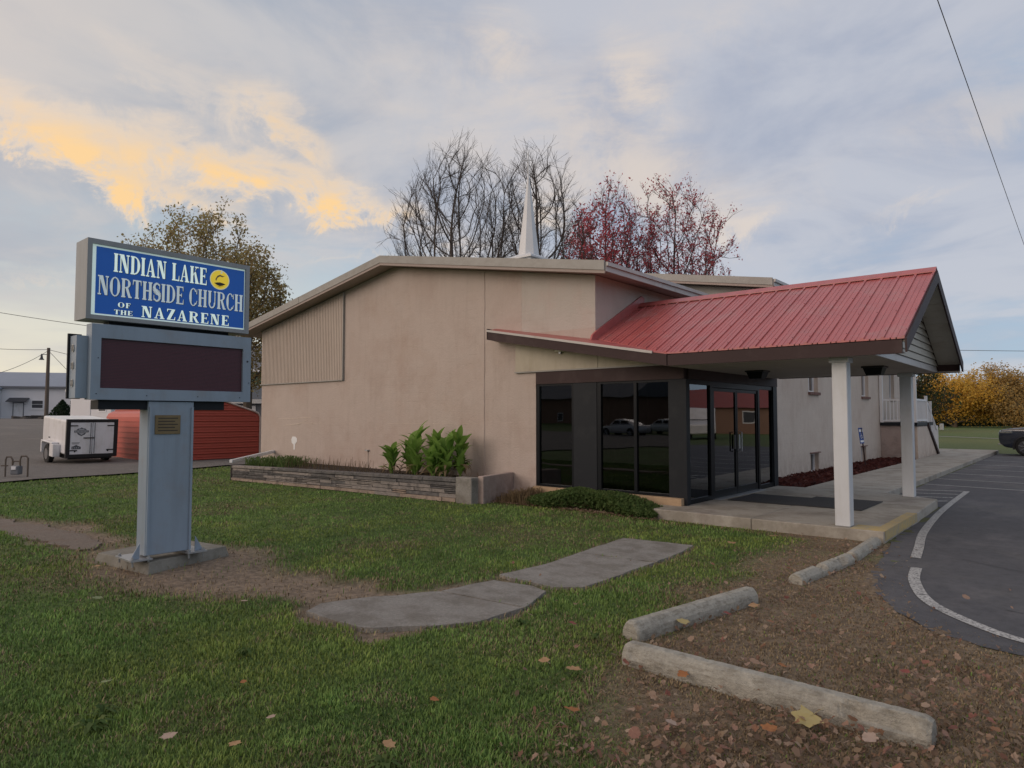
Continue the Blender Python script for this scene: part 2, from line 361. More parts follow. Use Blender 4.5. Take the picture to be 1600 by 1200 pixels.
M['wire'] = mat('wire', (.10,.10,.105), .7)
M['suv'] = mat('suv', (.012,.018,.035), .18, coat=1, spec=.6)
M['chrome'] = mat('chrome', (.75,.77,.80), .15, metal=1)
M['hc_blue'] = mat('hc_blue', (.03,.08,.30), .5)
M['flood'] = mat('flood', (.75,.72,.60), .4)
M['curtain'] = mat('curtain', (.50,.50,.42), .9)
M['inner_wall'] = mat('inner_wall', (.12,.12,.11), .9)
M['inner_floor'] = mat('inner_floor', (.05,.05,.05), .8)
M['field'] = mat('field', (.085,.135,.035), .95, col2=(.14,.15,.05), scale=.12, var=1)
def glass_mat(name, tint, ior=1.5, gain=1.0):
    m = bpy.data.materials.new(name); m.use_nodes = True; nt = m.node_tree; N = nt.nodes; L = nt.links; N.clear()
    out = N.new('ShaderNodeOutputMaterial'); mix = N.new('ShaderNodeMixShader'); gl = N.new('ShaderNodeBsdfGlossy'); tr = N.new('ShaderNodeBsdfTransparent')
    fr = N.new('ShaderNodeFresnel'); fr.inputs[0].default_value = ior; mu = N.new('ShaderNodeMath'); mu.operation = 'MULTIPLY'; mu.inputs[1].default_value = gain; mu.use_clamp = True
    gl.inputs['Roughness'].default_value = .015; gl.inputs[0].default_value = (.92,.95,1,1); tr.inputs[0].default_value = (*tint, 1)
    geo = N.new('ShaderNodeNewGeometry'); nn = N.new('ShaderNodeTexNoise'); nn.inputs['Scale'].default_value = 1.1; nn.inputs['Detail'].default_value = 1
    bp = N.new('ShaderNodeBump'); bp.inputs['Strength'].default_value = .08; bp.inputs['Distance'].default_value = .02
    L.new(geo.outputs['Position'], nn.inputs['Vector']); L.new(nn.outputs['Fac'], bp.inputs['Height']); L.new(bp.outputs[0], gl.inputs['Normal'])
    L.new(fr.outputs[0], mu.inputs[0]); L.new(mu.outputs[0], mix.inputs[0]); L.new(tr.outputs[0], mix.inputs[1]); L.new(gl.outputs[0], mix.inputs[2]); L.new(mix.outputs[0], out.inputs[0])
    return m
M['glass'] = glass_mat('tinted_glass', (.16,.18,.17), 1.52, 1.7)
M['car_glass'] = glass_mat('car_glass', (.05,.055,.06), 1.5, 1.8)
def leaf_mat(name, cols, rough=.7):
    m = bpy.data.materials.new(name); m.use_nodes = True; nt = m.node_tree; N = nt.nodes; L = nt.links
    b = N['Principled BSDF']; b.inputs['Roughness'].default_value = rough; b.inputs['Specular IOR Level'].default_value = .2
    g = N.new('ShaderNodeNewGeometry'); cr = N.new('ShaderNodeValToRGB'); L.new(g.outputs['Random Per Island'], cr.inputs[0])
    e = cr.color_ramp.elements
    while len(e) < len(cols): e.new(.5)
    for i, c in enumerate(cols): e[i].position = i/(len(cols)-1); e[i].color = (*c, 1)
    L.new(cr.outputs[0], b.inputs['Base Color'])
    tl = N.new('ShaderNodeBsdfTranslucent'); L.new(cr.outputs[0], tl.inputs[0]); mx = N.new('ShaderNodeMixShader'); mx.inputs[0].default_value = .5
    out = N['Material Output']; L.new(b.outputs[0], mx.inputs[1]); L.new(tl.outputs[0], mx.inputs[2]); L.new(mx.outputs[0], out.inputs[0])
    return m
M['leaf_oak'] = leaf_mat('leaf_oak', [(.27,.20,.10),(.38,.28,.14),(.33,.29,.12),(.44,.34,.15),(.25,.26,.11)])
M['leaf_red'] = leaf_mat('leaf_red', [(.44,.07,.10),(.58,.10,.13),(.50,.16,.16),(.36,.08,.10)])
M['leaf_yellow'] = leaf_mat('leaf_yellow', [(.70,.44,.08),(.80,.52,.10),(.56,.36,.07),(.74,.50,.14)])
M['leaf_orange'] = leaf_mat('leaf_orange', [(.48,.31,.11),(.58,.37,.12),(.38,.27,.11),(.46,.36,.18)])
M['leaf_dkgreen'] = leaf_mat('leaf_dkgreen', [(.03,.045,.02),(.05,.07,.03),(.06,.06,.025)])
M['leaf_conifer'] = leaf_mat('leaf_conifer', [(.02,.04,.022),(.03,.055,.028)])
M['leaf_shrub'] = leaf_mat('leaf_shrub', [(.08,.14,.045),(.13,.20,.06),(.10,.16,.055),(.18,.23,.08)])
M['leaf_canna'] = leaf_mat('leaf_canna', [(.17,.32,.06),(.24,.40,.09),(.12,.24,.055)], .45)
M['leaf_dead'] = leaf_mat('leaf_dead', [(.24,.18,.11),(.34,.26,.16),(.15,.11,.07)])
M['litter'] = leaf_mat('litter', [(.24,.17,.11),(.38,.28,.19),(.26,.14,.10),(.50,.39,.29),(.17,.12,.08),(.36,.25,.20),(.32,.23,.15)])
M['mulch'] = leaf_mat('mulch', [(.09,.026,.022),(.15,.045,.036),(.06,.02,.018),(.19,.07,.055)])

add_courses(M['stucco'], 0); add_courses(M['stucco_grey'], 0); add_courses(M['stucco_side'], 1); add_courses(M['stem'], 0)
add_streaks(M['red_metal'], (5, 1.2, 1.2), (.80,.74,.74)); add_streaks(M['red_metal'], (22, 3, 3), (.88,.86,.86), .7)
add_streaks(M['sign_metal'], (6, 6, .8), (.86,.85,.83)); add_streaks(M['sign_frame'], (6, 6, .9), (.84,.83,.80)); add_streaks(M['white_paint'], (7, 7, 1.2), (.88,.87,.84))
add_streaks(M['trailer_white'], (5, 5, 1.0), (.86,.84,.80)); add_streaks(M['concrete'], (1.7,1.7,1.7), (.74,.72,.69), .9, .48, .60); add_streaks(M['concrete'], (14,14,14), (.85,.84,.82), .8)
add_streaks(M['asphalt'], (9,9,9), (.72,.72,.72), .8); add_streaks(M['asphalt'], (.7,.35,1), (1.5,1.45,1.4), .9, .50, .64); add_streaks(M['paint_line'], (38,38,38), (.30,.30,.31), 1, .50, .58)
add_streaks(M['concrete_old'], (3,3,3), (.72,.70,.67), .9, .46, .60); add_streaks(M['stop_block'], (9,9,30), (.66,.64,.60), .8, .50, .64); add_streaks(M['panel_tan'], (6,6,1), (.88,.86,.82)); add_streaks(M['trim_tan'], (3,3,6), (.82,.80,.77))


# ------------------------------------------------------------------ ground
SLAB_A = [(-5.24,3.34),(-5.35,3.56),(-5.15,4.02),(-4.83,4.57)]; SLAB_A2 = [(-4.83,4.57),(-4.73,5.23),(-4.27,5.31),(-4.04,5.24),(-3.87,4.7)]
slab_polys = [
 [(-5.24,3.34),(-5.35,3.56),(-5.15,4.02),(-4.83,4.56),(-3.86,4.66),(-3.89,4.1),(-4.1,3.76),(-4.41,3.44),(-4.77,3.34)],
 [(-4.83,4.58),(-4.73,5.23),(-4.27,5.31),(-4.04,5.24),(-3.86,4.68)],
 [(-4.85,5.46),(-4.80,6.0),(-4.86,6.95),(-3.87,7.08),(-3.86,5.59),(-4.09,5.40),(-4.42,5.41)],
 [(-4.86,6.97),(-4.93,7.6),(-4.97,8.19),(-4.01,8.34),(-3.91,7.82),(-3.87,7.10)]]
path_poly = [(-15.5,2.9),(-13.97,3.02),(-13.03,3.2),(-11.48,3.36),(-10.4,3.47),(-9.83,3.18),(-10.0,2.87),(-11.22,2.85),(-12.41,2.68),(-15.3,2.35)]
asph_poly = [(-2.14,10.94),(-2.0,9.6),(-1.91,8.71),(-1.78,7.67),(-1.39,6.8),(-1.02,6.3),(-.67,6.1),(-.4,6.06),(.4,5.95),(2,5.9),(32,5.9),(32,37.6),(-3.24,37.6),(-3.24,15.33),(-2.14,14.8)]
def inpoly(X, Y, poly):
    ins = np.zeros(X.shape, bool); n = len(poly)
    for i in range(n):
        x0, y0 = poly[i]; x1, y1 = poly[(i+1) % n]
        c = ((y0 > Y) != (y1 > Y)); ins ^= c & (X < (x1-x0)*(Y-y0)/((y1-y0) if y1 != y0 else 1e-9)+x0)
    return ins
def sdist(X, Y, poly):
    d = np.full(X.shape, 1e9); n = len(poly)
    for i in range(n):
        x0, y0 = poly[i]; x1, y1 = poly[(i+1) % n]; dx, dy = x1-x0, y1-y0
        t = np.clip(((X-x0)*dx+(Y-y0)*dy)/(dx*dx+dy*dy+1e-12), 0, 1)
        d = np.minimum(d, np.hypot(X-x0-t*dx, Y-y0-t*dy))
    return np.where(inpoly(X, Y, poly), -d, d)
_perm = np.random.default_rng(3).random((256, 256))
def vnoise(X, Y, s, o=0):
    x = X/s+o*17.3; y = Y/s+o*9.1; xi = np.floor(x).astype(int); yi = np.floor(y).astype(int); fx = x-xi; fy = y-yi
    fx = fx*fx*(3-2*fx); fy = fy*fy*(3-2*fy)
    g = lambda a, b: _perm[a % 256, b % 256]
    return (g(xi, yi)*(1-fx)+g(xi+1, yi)*fx)*(1-fy)+(g(xi, yi+1)*(1-fx)+g(xi+1, yi+1)*fx)*fy
def fbm(X, Y, s, o=0):
    return (vnoise(X, Y, s, o)+.5*vnoise(X, Y, s/2, o+1)+.25*vnoise(X, Y, s/4.1, o+2)+.12*vnoise(X, Y, s/8.3, o+3))/1.87
def sstep(a, b, x): t = np.clip((x-a)/(b-a), 0, 1); return t*t*(3-2*t)
brown_poly = [(-2.85,4.6),(-2.6,4.1),(-2.35,3.6),(-1.95,3.25),(-1.5,2.9),(-.9,2.5),(5,2),(5,5.9),(-.4,6.3),(-1.5,7.2),(-1.3,8.5),(-1.5,10.6),(-3.3,10.3),(-3.1,9.0),(-2.75,8.0),(-2.6,6.5),(-2.8,5.2)]
dirt_polys = [[(-8.9,2.75),(-8.0,2.45),(-7.2,2.65),(-6.6,3.15),(-6.2,3.55),(-5.6,3.6),(-5.45,4.1),(-6.2,4.15),(-6.9,3.95),(-7.3,4.25),(-8.1,4.4),(-9.0,3.9),(-9.9,3.6),(-9.8,3.1)],
              [(-5.6,3.2),(-4.1,3.1),(-3.6,4.4),(-3.9,5.2),(-4.9,5.5),(-5.5,4.2)], [(-14.5,3.3),(-10.3,3.75),(-9.5,3.0),(-12,2.55),(-15,2.2)]]
def zones(X, Y):
    """grass cover 0..1, brownness 0..1, dirt 0..1"""
    n = fbm(X, Y, 1.3, 1); n2 = fbm(X, Y, .35, 4)
    brown = sstep(.35, -.45, sdist(X, Y, brown_poly)+(n-.5)*1.6+(n2-.5)*.5)
    dirt = np.zeros(X.shape)
    for k, p in enumerate(dirt_polys):
        w = [.35, .12, .2][k]
        dirt = np.maximum(dirt, sstep(w, -w, sdist(X, Y, p)+(n-.5)*.9+(n2-.5)*.45+(.12 if k else -.12)))
    far_brown = sstep(.52, .74, fbm(X, Y, 1.9, 8))*.5*sstep(0, 3, np.hypot(X, Y)) + sstep(.58, .74, fbm(X, Y, .45, 11))*.45
    edge = sstep(.15, .0, np.minimum.reduce([sdist(X, Y, q) for q in slab_polys]))
    near_bld = sstep(.5, .05, 10.15-Y)*sstep(-9.5, -9.0, X)
    return n, n2, np.clip(brown, 0, 1), np.clip(np.maximum(dirt, edge*.6), 0, 1), np.clip(far_brown+near_bld*.5, 0, .7)
def terrain(x, y=None):
    t = 1.35*sstep(0, 1, (-x-22)/62)
    if y is not None: t = t+.055*np.exp(-(((x+8.3)/1.1)**2+((y-3.4)/1.1)**2)**2)
    return t
def build_ground():
    def axis(a, b, st, lo, hi):
        f = list(np.arange(a, b+1e-6, st)); s = st; x = a; left = []
        while x > lo: s = min(s*1.22, 60); x -= s; left.append(x)
        s = st; x = f[-1]; right = []
        while x < hi: s = min(s*1.22, 60); x += s; right.append(x)
        return np.array(left[::-1]+f+right)
    xs = axis(-13, 2.0, .07, -900, 900); ys = axis(.4, 11.2, .07, -900, 1200)
    X, Y = np.meshgrid(xs, ys); n, n2, brown, dirt, fb = zones(X, Y)
    Z = .02*(fbm(X, Y, 2.5, 20)-.5)+.012*(n2-.5)*brown
    Z = Z-.03*dirt-.012
    sa_ = sdist(X, Y, asph_poly); Z = np.where(sa_ < -.35, -.05, np.where(sa_ < .05, -.006+.05*(fbm(X, Y, .16, 77)-.5)+.05*sa_, Z)); Z = np.where((X > -1.5) & (Y > 5.0) & (sdist(X, Y, asph_poly) > 0) & (Y < 60), np.minimum(Z, -.012), Z)
    near = sstep(45, 30, np.hypot(X, Y)); Z = Z*near-.03*(1-near)+terrain(X, Y)
    blades = fbm(X, Y, .18, 30)
    def c3(t): return np.array(t)[None, None, :]
    g = c3((.055,.100,.024))*(1-n[..., None])+c3((.10,.155,.038))*n[..., None]
    g = g*(.75+.5*blades[..., None])
    fb3 = fb[..., None]; g = g*(1-fb3)+c3((.115,.10,.05))*fb3
    br = c3((.15,.11,.075))*(1-n2[..., None])+c3((.24,.185,.125))*n2[..., None]
    dr = c3((.26,.20,.145))*(1-n2[..., None]*.7)+c3((.17,.13,.095))*n2[..., None]*.7
    b3 = brown[..., None]; d3 = dirt[..., None]
    colr = g*(1-b3)+br*b3; colr = colr*(1-d3)+dr*d3
    far = sstep(25, 60, Y)[..., None]; fld = c3((.08,.125,.032)) + c3((.05,.02,.012))*sstep(.4, .7, fbm(X, Y, 14, 40))[..., None]
    colr = colr*(1-far)+fld*far
    nx, ny = len(xs), len(ys)
    verts = np.stack([X, Y, Z], -1).reshape(-1, 3)
    i = np.arange(nx*ny).reshape(ny, nx); q = np.stack([i[:-1,:-1], i[:-1,1:], i[1:,1:], i[1:,:-1]], -1).reshape(-1, 4)
    me = bpy.data.meshes.new('lawn'); me.vertices.add(len(verts)); me.vertices.foreach_set('co', verts.ravel())
    me.loops.add(q.size); me.loops.foreach_set('vertex_index', q.ravel()); me.polygons.add(len(q))
    me.polygons.foreach_set('loop_start', np.arange(0, q.size, 4)); me.polygons.foreach_set('loop_total', np.full(len(q), 4))
    me.update(calc_edges=True); me.materials.append(M['ground'])
    a = me.color_attributes.new('Col', 'FLOAT_COLOR', 'POINT'); a.data.foreach_set('color', np.concatenate([colr.reshape(-1, 3), np.ones((len(verts), 1))], 1).ravel())
    me.polygons.foreach_set('use_smooth', [True]*len(me.polygons))
    o = bpy.data.objects.new('ground', me); COL.objects.link(o); o['kind'] = 'structure'
build_ground()

def poly_sheet(name, poly, z, m, thick=0, parent=None, kind=None, sub=None):
    mb = MB()
    if thick: mb.prism([(p[0], p[1], z-thick) for p in poly], (0, 0, thick))
    else:
        a = 0
        for i in range(len(poly)): a += poly[i][0]*poly[(i+1) % len(poly)][1]-poly[(i+1) % len(poly)][0]*poly[i][1]
        pp = poly if a > 0 else poly[::-1]; mb.face([(p[0], p[1], z) for p in pp])
    o = mb.build(name, m, parent)
    if kind: o['kind'] = kind
    return o
def rough_poly(poly, amp, step=.12):
    out = []
    for i in range(len(poly)):
        p = Vector(poly[i]); q = Vector(poly[(i+1) % len(poly)]); d = q-p; n = max(1, int(d.length/step)) if d.length < 8 else 1
        nr = Vector((-d.y, d.x)).normalized()
        for k in range(n):
            s = p+d*(k/n); a = mnoise.noise(Vector((s.x*3, s.y*3, 0)))*amp+mnoise.noise(Vector((s.x*11, s.y*11, 4)))*amp*.5
            out.append((s+nr*a)[:])
    return out
from mathutils.geometry import tessellate_polygon
def rough_open(pts, amp):
    q = rough_poly(pts, amp, .09); cut = [i for i, p in enumerate(q) if (Vector(p)-Vector(pts[-1])).length < .12]
    return q[:cut[0]] if cut else q
lp_ = [tuple(p) for p in rough_open(asph_poly[:9], .05)]+asph_poly[9:]
tri = tessellate_polygon([[Vector((p[0], p[1], 0)) for p in lp_]]); mb = MB(); vv = [(p[0], p[1], -.004) for p in lp_]
mb.mesh(vv, [t if (Vector(vv[t[1]])-Vector(vv[t[0]])).cross(Vector(vv[t[2]])-Vector(vv[t[0]])).z > 0 else t[::-1] for t in tri]); lot = mb.build('parking_lot', M['asphalt']); lot['kind'] = 'structure'
old_walk = bpy.data.objects.new('old_pavement', None); COL.objects.link(old_walk); old_walk['kind'] = 'structure'; WM[old_walk.name] = Matrix()
for p in slab_polys: poly_sheet('slab', rough_poly(p, .035, .1), .003, M['concrete_old'], .06, parent=old_walk)
p_ = poly_sheet('dirt_path', rough_poly(path_poly, .16, .12), -.006, M['path'], .05, kind='structure')
# distant gravel yard, left of the lawn
gp = []
for i, y in enumerate(spread(-30, 80, 60)):
    gp.append((-20.9-.2*(y-4.5)*.9 + .25*math.sin(y*2.1), y))
mb = MB(); xs_ = [0, -2, -5, -9, -14, -20, -28, -40, -55, -70, -90]
for i in range(len(gp)-1):
    for j in range(len(xs_)-1):
        pts = []
        for (g, k) in ((gp[i], xs_[j]), (gp[i], xs_[j+1]), (gp[i+1], xs_[j+1]), (gp[i+1], xs_[j])):
            x = g[0]+k; pts.append((x, g[1], float(terrain(np.array(x)))+.035))
        mb.face(pts[::-1])
o = mb.build('gravel_yard', M['gravel'], smooth=True); o['kind'] = 'structure'

# painted markings
def stroke(pts, w, z, name, m, parent):
    mb = MB(); P = [Vector((p[0], p[1], 0)) for p in pts]; Lf = []; Rt = []
    for i, p in enumerate(P):
        d = (P[min(i+1, len(P)-1)]-P[max(i-1, 0)]).normalized(); n = Vector((-d.y, d.x, 0))*w/2
        Lf.append((p+n)[:2]+(z,)); Rt.append((p-n)[:2]+(z,))
    for i in range(len(P)-1): mb.face([Rt[i], Rt[i+1], Lf[i+1], Lf[i]])
    return mb.build(name, m, parent)
def smooth_pts(pts, n=8):
    out = []
    for i in range(len(pts)-1):
        p0 = Vector(pts[max(i-1, 0)]); p1 = Vector(pts[i]); p2 = Vector(pts[i+1]); p3 = Vector(pts[min(i+2, len(pts)-1)])
        for k in range(n):
            t = k/n; out.append(tuple(.5*((2*p1)+(-p0+p2)*t+(2*p0-5*p1+4*p2-p3)*t*t+(-p0+3*p1-3*p2+p3)*t**3)))
    out.append(tuple(pts[-1])); return out
stroke(smooth_pts([(-2.14,18.3),(-2.06,14.4),(-1.90,11.6),(-1.72,10.1),(-1.63,9.35)]), .11, .001, 'painted_line', M['paint_line'], lot)
stroke(smooth_pts([(-1.52,8.75),(-1.42,8.05),(-1.17,7.25),(-.77,6.72),(-.42,6.45),(.1,6.3),(1,6.2)]), .11, .001, 'painted_line', M['paint_line'], lot)
for a, b in [((-3.3,36.6),(2,36.2)),((-3.2,34.2),(2,33.4)),((-3.2,31.4),(2,30.8)),((-3.2,28.6),(2,28.0)),((-3.2,26.0),(2,25.5)),((-3.2,23.7),(3,23.1)),((-3.2,21.5),(3,21.1)),((-3.2,19.6),(3,18.8))]:
    stroke([a, b], .1, .001, 'painted_line', M['paint_line'], lot)
for y in (17.9, 17.1, 16.3, 15.6): stroke([(-3.18+(.6 if y < 16 else 0), y), (-2.2, y+.38)], .1, .001, 'painted_line', M['paint_line'], lot)

def crack_line(a, b, seed):
    P = []; a = Vector((*a,0)); b = Vector((*b,0)); n = int((b-a).length/.06); nr = Vector((-(b-a).y,(b-a).x,0)).normalized()
    for i in range(n+1): q = a.lerp(b, i/n); P.append((q+nr*(.10*mnoise.noise(q*1.7+Vector((seed,0,0)))+.02*mnoise.noise(q*12)))[:2])
    stroke(P, .009, .0005, 'crack', M['dark_hole'], lot)
for k, (a, b) in enumerate((((-1.2,9.6),(1.5,8.2)),((-.9,12.9),(2.2,13.8)),((.0,8.9),(.6,13.3)),((-.6,7.4),(.9,7.0)),((-1.6,16.8),(1.6,15.2)))): crack_line(a, b, k*3.1)
# entrance platform and walkway
plat = bpy.data.objects.new('entrance_platform', None); COL.objects.link(plat); plat['kind'] = 'structure'; WM[plat.name] = Matrix()
def slabbox(x0, x1, y0, y1, z1, parent, name='slab', m=None): return B((x0,y0,-.1),(x1,y1,z1)).build(name, m or M['concrete'], parent, bevel=.012)
slabbox(-5.75,-3.93,10.15,12.70,.15,plat); slabbox(-3.925,-2.13,10.15,12.70,.15,plat); slabbox(-5.32,-3.93,12.705,15.32,.15,plat)
MB().prism([(-3.925,12.705,-.1),(-2.14,12.705,-.1),(-2.19,14.76,-.1),(-3.10,15.30,-.1),(-3.925,15.32,-.1)],(0,0,.25)).build('slab', M['concrete'], plat, bevel=.012)
B((-2.55,10.16,.1505),(-2.127,10.6,.1515)).build('curb_paint', M['yellow'], plat)
B((-2.27,10.6,.1505),(-2.127,12.4,.1515)).build('curb_paint', M['yellow'], plat)
B((-2.129,10.2,.02),(-2.1245,12.4,.1515)).build('curb_paint', M['yellow'], plat)
walk = bpy.data.objects.new('walkway', None); COL.objects.link(walk); walk['kind'] = 'structure'; WM[walk.name] = Matrix()
y = 15.33; first = None
while y < 38:
    slabbox(-4.80, -3.2, y, y+1.52, .13, walk); y += 1.53
slabbox(-6.6,-4.81,33.4,38.2,.13,walk)
for (x0, x1, y0, y1) in ((-5.10,-3.95,12.05,13.35),(-4.0,-2.86,12.1,13.6)):
    tag(B((x0,y0,.152),(x1,y1,.163+.004*(x0 > -4.5))).build('door_mat', M['mat_rubber'], bevel=.004), 'dark rubber mat right in front of the glass doors' if x0 < -5 else 'dark rubber mat between the porch columns, farther from the doors', 'door mat', 'door mats')

# field details
poly_sheet('field_path', [(-14.5,72),(-9.6,66.2),(-4.5,61.5),(5,53.5),(5,54.4),(-4.5,62.4),(-9.6,67.3),(-14.5,73)], -.005, M['concrete'], kind='structure')

# ------------------------------------------------------------------ church
church = thing('church_building', 'tan stucco church with low gable roof, glass entrance and red metal canopy', 'church', (-13.2, 10.85, 0))
# front wall
V = lambda *a: a
def gable_z(x, z0, sl=.17, xr=-13.2): return z0-sl*abs(x-xr)
mb = MB(); zr = 5.455
mb.prism([(-19.6,10.85,-.1),(-9.03,10.85,-.1),(-9.03,10.85,gable_z(-9.03,zr)),(-13.2,10.85,zr),(-19.6,10.85,gable_z(-19.6,zr))],(0,.25,0))
mb.prism([(-9.03,10.85,-.1),(-8.65,10.85,-.1),(-8.65,10.85,2.6),(-9.03,10.85,2.6)],(0,.25,0))
mb.prism([(-9.03,10.85,2.6),(-7.18,10.85,2.6),(-7.18,10.85,3.42),(-9.03,10.85,3.42)],(0,.25,0))
mb.build('front_wall', M['stucco'], church)
MB().prism([(-9.03,10.852,3.42),(-7.18,10.852,3.42),(-7.18,10.852,gable_z(-7.18,zr)),(-9.03,10.852,gable_z(-9.03,zr))],(0,.248,0)).build('plaster_patch', M['stucco_grey'], church)
B((-7.43,11.10,2.6),(-7.181,16.5,4.43)).build('side_wall', M['stucco_grey'], church)
B((-19.6,11.10,-.1),(-19.35,16.4,4.3)).build('rear_wall', M['stucco'], church)
# vertical raised seam and crack ridges on the wall
mb = MB(); pts = [(-10.1+.015*mnoise.noise(Vector((0,0,z*3))), 10.848, z) for z in spread(.2, 4.9, 40)]
mb.tube(pts, [.012+.008*abs(mnoise.noise(Vector((2,0,z*6)))) for z in spread(.2,4.9,40)], 5); mb.build('wall_seam', M['stucco'], church)
def crack(pts, r):
    P = []; mb = MB()
    for i in range(len(pts)-1):
        a = Vector(pts[i]); b = Vector(pts[i+1]); n = max(2, int((b-a).length/.1))
        for k in range(n): p = a.lerp(b, k/n); P.append((p.x, 10.849, p.z+.012*mnoise.noise(Vector((p.x*5, p.z*5, 0)))))
    mb.tube(P, [r*(.5+abs(mnoise.noise(Vector((i*.7,3,0))))) for i in range(len(P))], 4); mb.build('wall_crack', M['stucco_side'], church)
crack([(-18.6,0,1.62),(-17.9,0,1.62),(-17.1,0,1.66),(-16.7,0,1.66)], .012); crack([(-18.3,0,1.42),(-17.5,0,1.47),(-16.9,0,1.62)], .014); crack([(-17.6,0,1.49),(-16.2,0,1.50)], .008)
crack([(-13.5,0,1.51),(-10.2,0,1.53)], .006); crack([(-9.6,0,1.55),(-9.2,0,1.55)], .006)
# white repair patch
mb = MB(); mb.prism([(-17.80,10.845,1.10),(-17.86,10.845,1.02),(-17.84,10.845,.92),(-17.74,10.845,.86),(-17.74,10.845,.72),(-17.67,10.845,.72),(-17.66,10.845,.88),(-17.56,10.845,.96),(-17.57,10.845,1.05),(-17.66,10.845,1.10)],(0,.004,0)); mb.build('filler_patch', M['vinyl'], church)
B((-14.26,10.78,.80),(-14.16,10.85,.83)).build('hose_tap', M['galv'], church)
B((-14.222,10.83,.3),(-14.207,10.85,.80)).build('tap_pipe', M['stucco_side'], church)
# footing ledge at the bottom right of the wall
B((-9.98,10.74,-.05),(-8.66,10.849,.16)).build('footing_ledge', M['stem'], church, bevel=.01)
B((-9.2,10.55,-.05),(-8.66,10.738,.10)).build('footing_ledge', M['stem'], church, bevel=.01)
# ribbed metal siding sheets at upper left
for k, (x0, x1) in enumerate(((-19.58,-18.25),(-18.25,-17.0),(-17.0,-15.32))):
    mb = MB(); zb = 2.69-.004*k; n = int((x1-x0)/.075)
    for i in range(n):
        a = x0+(x1-x0)*i/n; b = x0+(x1-x0)*(i+1)/n; m_ = b-.018
        za = gable_z(a, zr)-.03; zc = gable_z(b, zr)-.03
        mb.prism([(a,10.822,zb),(m_,10.822,zb),(m_,10.822,za),(a,10.822,za)],(0,.02,0))
        mb.prism([(m_,10.808,zb),(b,10.808,zb),(b,10.808,zc),(m_,10.808,zc)],(0,.034,0))
    mb.build('siding_sheet', M['siding_metal'], church)
B((-19.62,10.79,2.66),(-15.30,10.849,2.687)).build('siding_trim', M['trim_tan'], church)
B((-15.318,10.79,2.69),(-15.29,10.849,gable_z(-15.3,zr)-.03)).build('siding_trim', M['trim_tan'], church)
# main roof: two slopes, ribs, rake and eave trims
def roof_block(y0, y1, xl, xr_, ztop, th=.10, sl=.17, ribs=True):
    for side, xe in ((-1, xl), (1, xr_)):
        ze = ztop-sl*abs(xe+13.2)
        roof = MB().prism([(-13.2,y0,ztop),(xe,y0,ze),(xe,y0,ze-th),(-13.2,y0,ztop-th)],(0,y1-y0,0)).build('roof_slope', M['trim_tan'], church)
        mb = MB(); y = y0+.12
        while y < y1:
            mb.prism([(-13.2,y,ztop+.001),(xe,y,ze+.001),(xe,y,ze+.022),(-13.2,y,ztop+.022)],(0,.03,0)); y += .3
        tag(mb.build('roof_rib', M['trim_tan'], roof), kind='stuff')
        # rake board in two lengths, slightly lapped
        n = 2
        for i in range(n):
            xa = -13.2+(xe+13.2)*i/n; xb = -13.2+(xe+13.2)*(i+1)/n; za = ztop-sl*abs(xa+13.2); zb = ztop-sl*abs(xb+13.2); d = .006*i
            MB().prism([(xa,y0-.035-d,za+.03),(xb,y0-.035-d,zb+.03),(xb,y0-.035-d,zb-.15),(xa,y0-.035-d,za-.15)],(0,.034,0)).build('rake_board', M['trim_tan'], church)
            MB().prism([(xa,y0-.02,za-.151),(xb,y0-.02,zb-.151),(xb,y0-.02,zb-.21),(xa,y0-.02,za-.21)],(0,.02,0)).build('rake_trim', M['soffit'], church)
        # eave fascia and gutter edge
        s = .02*side
        B((xe-.02*side, y0+.0, ze-.17),(xe+.02*side, y1, ze-.005)).build('eave_board', M['trim_light'], church)
        B((xe+.022*side, y0, ze-.07),(xe+.06*side, y1, ze+.0)).build('drip_edge', M['trim_light'], church)
        # soffit under the overhang
        MB().prism([(xe,y0,ze-.175),(-13.2,y0,ztop-.175),(-13.2,y0,ztop-.16),(xe,y0,ze-.16)],(0,.46,0)).build('soffit', M['soffit'], church)
        MB().prism([(xe,y0+.47,ze-.175),(xe-.62*side,y0+.47,ze-.175+.62*sl),(xe-.62*side,y0+.47,ze-.16+.62*sl),(xe,y0+.47,ze-.16)],(0,y1-y0-.5,0)).build('soffit', M['soffit'], church)
roof_block(10.40, 16.4, -20.4, -6.66, 5.64)
roof_block(16.42, 33.4, -20.4, -5.72, 6.30)
# rear block walls
def wall_x(x0, x1, y0, y1, z0, z1, ops, name, m):
    mb = MB(); ys = sorted({y0, y1, *[o[0] for o in ops], *[o[1] for o in ops]})
    for a, b in zip(ys[:-1], ys[1:]):
        mid = (a+b)/2; zs = [(z0, z1)]
        for (oa, ob, za, zb) in ops:
            if oa < mid < ob:
                nz = []
                for s, e in zs:
                    if zb <= s or za >= e: nz.append((s, e)); continue
                    if za > s: nz.append((s, za))
                    if zb < e: nz.append((zb, e))
                zs = nz
        for s, e in zs: mb.box((x0, a, s), (x1, b, e))
    return mb.build(name, m, church)
ops = [(15.75,16.9,2.40,3.5),(20.24,21.12,2.40,3.5),(26.2,27.2,2.40,3.5),(30.6,31.5,2.40,3.5),(20.3,21.05,.06,.62),(25.95,26.6,.06,.62)]
wall_x(-6.35, -6.1, 15.36, 16.95, -.1, 4.1, ops[:1], 'side_wall', M['stucco_side'])
wall_x(-6.35, -6.1, 16.951, 32.8, -.1, 4.93, ops[1:], 'side_wall', M['stucco_side'])
B((-19.6,16.41,3.9),(-6.36,16.6,4.1)).build('roof_step', M['trim_tan'], church)
mb = MB(); z6 = 6.11
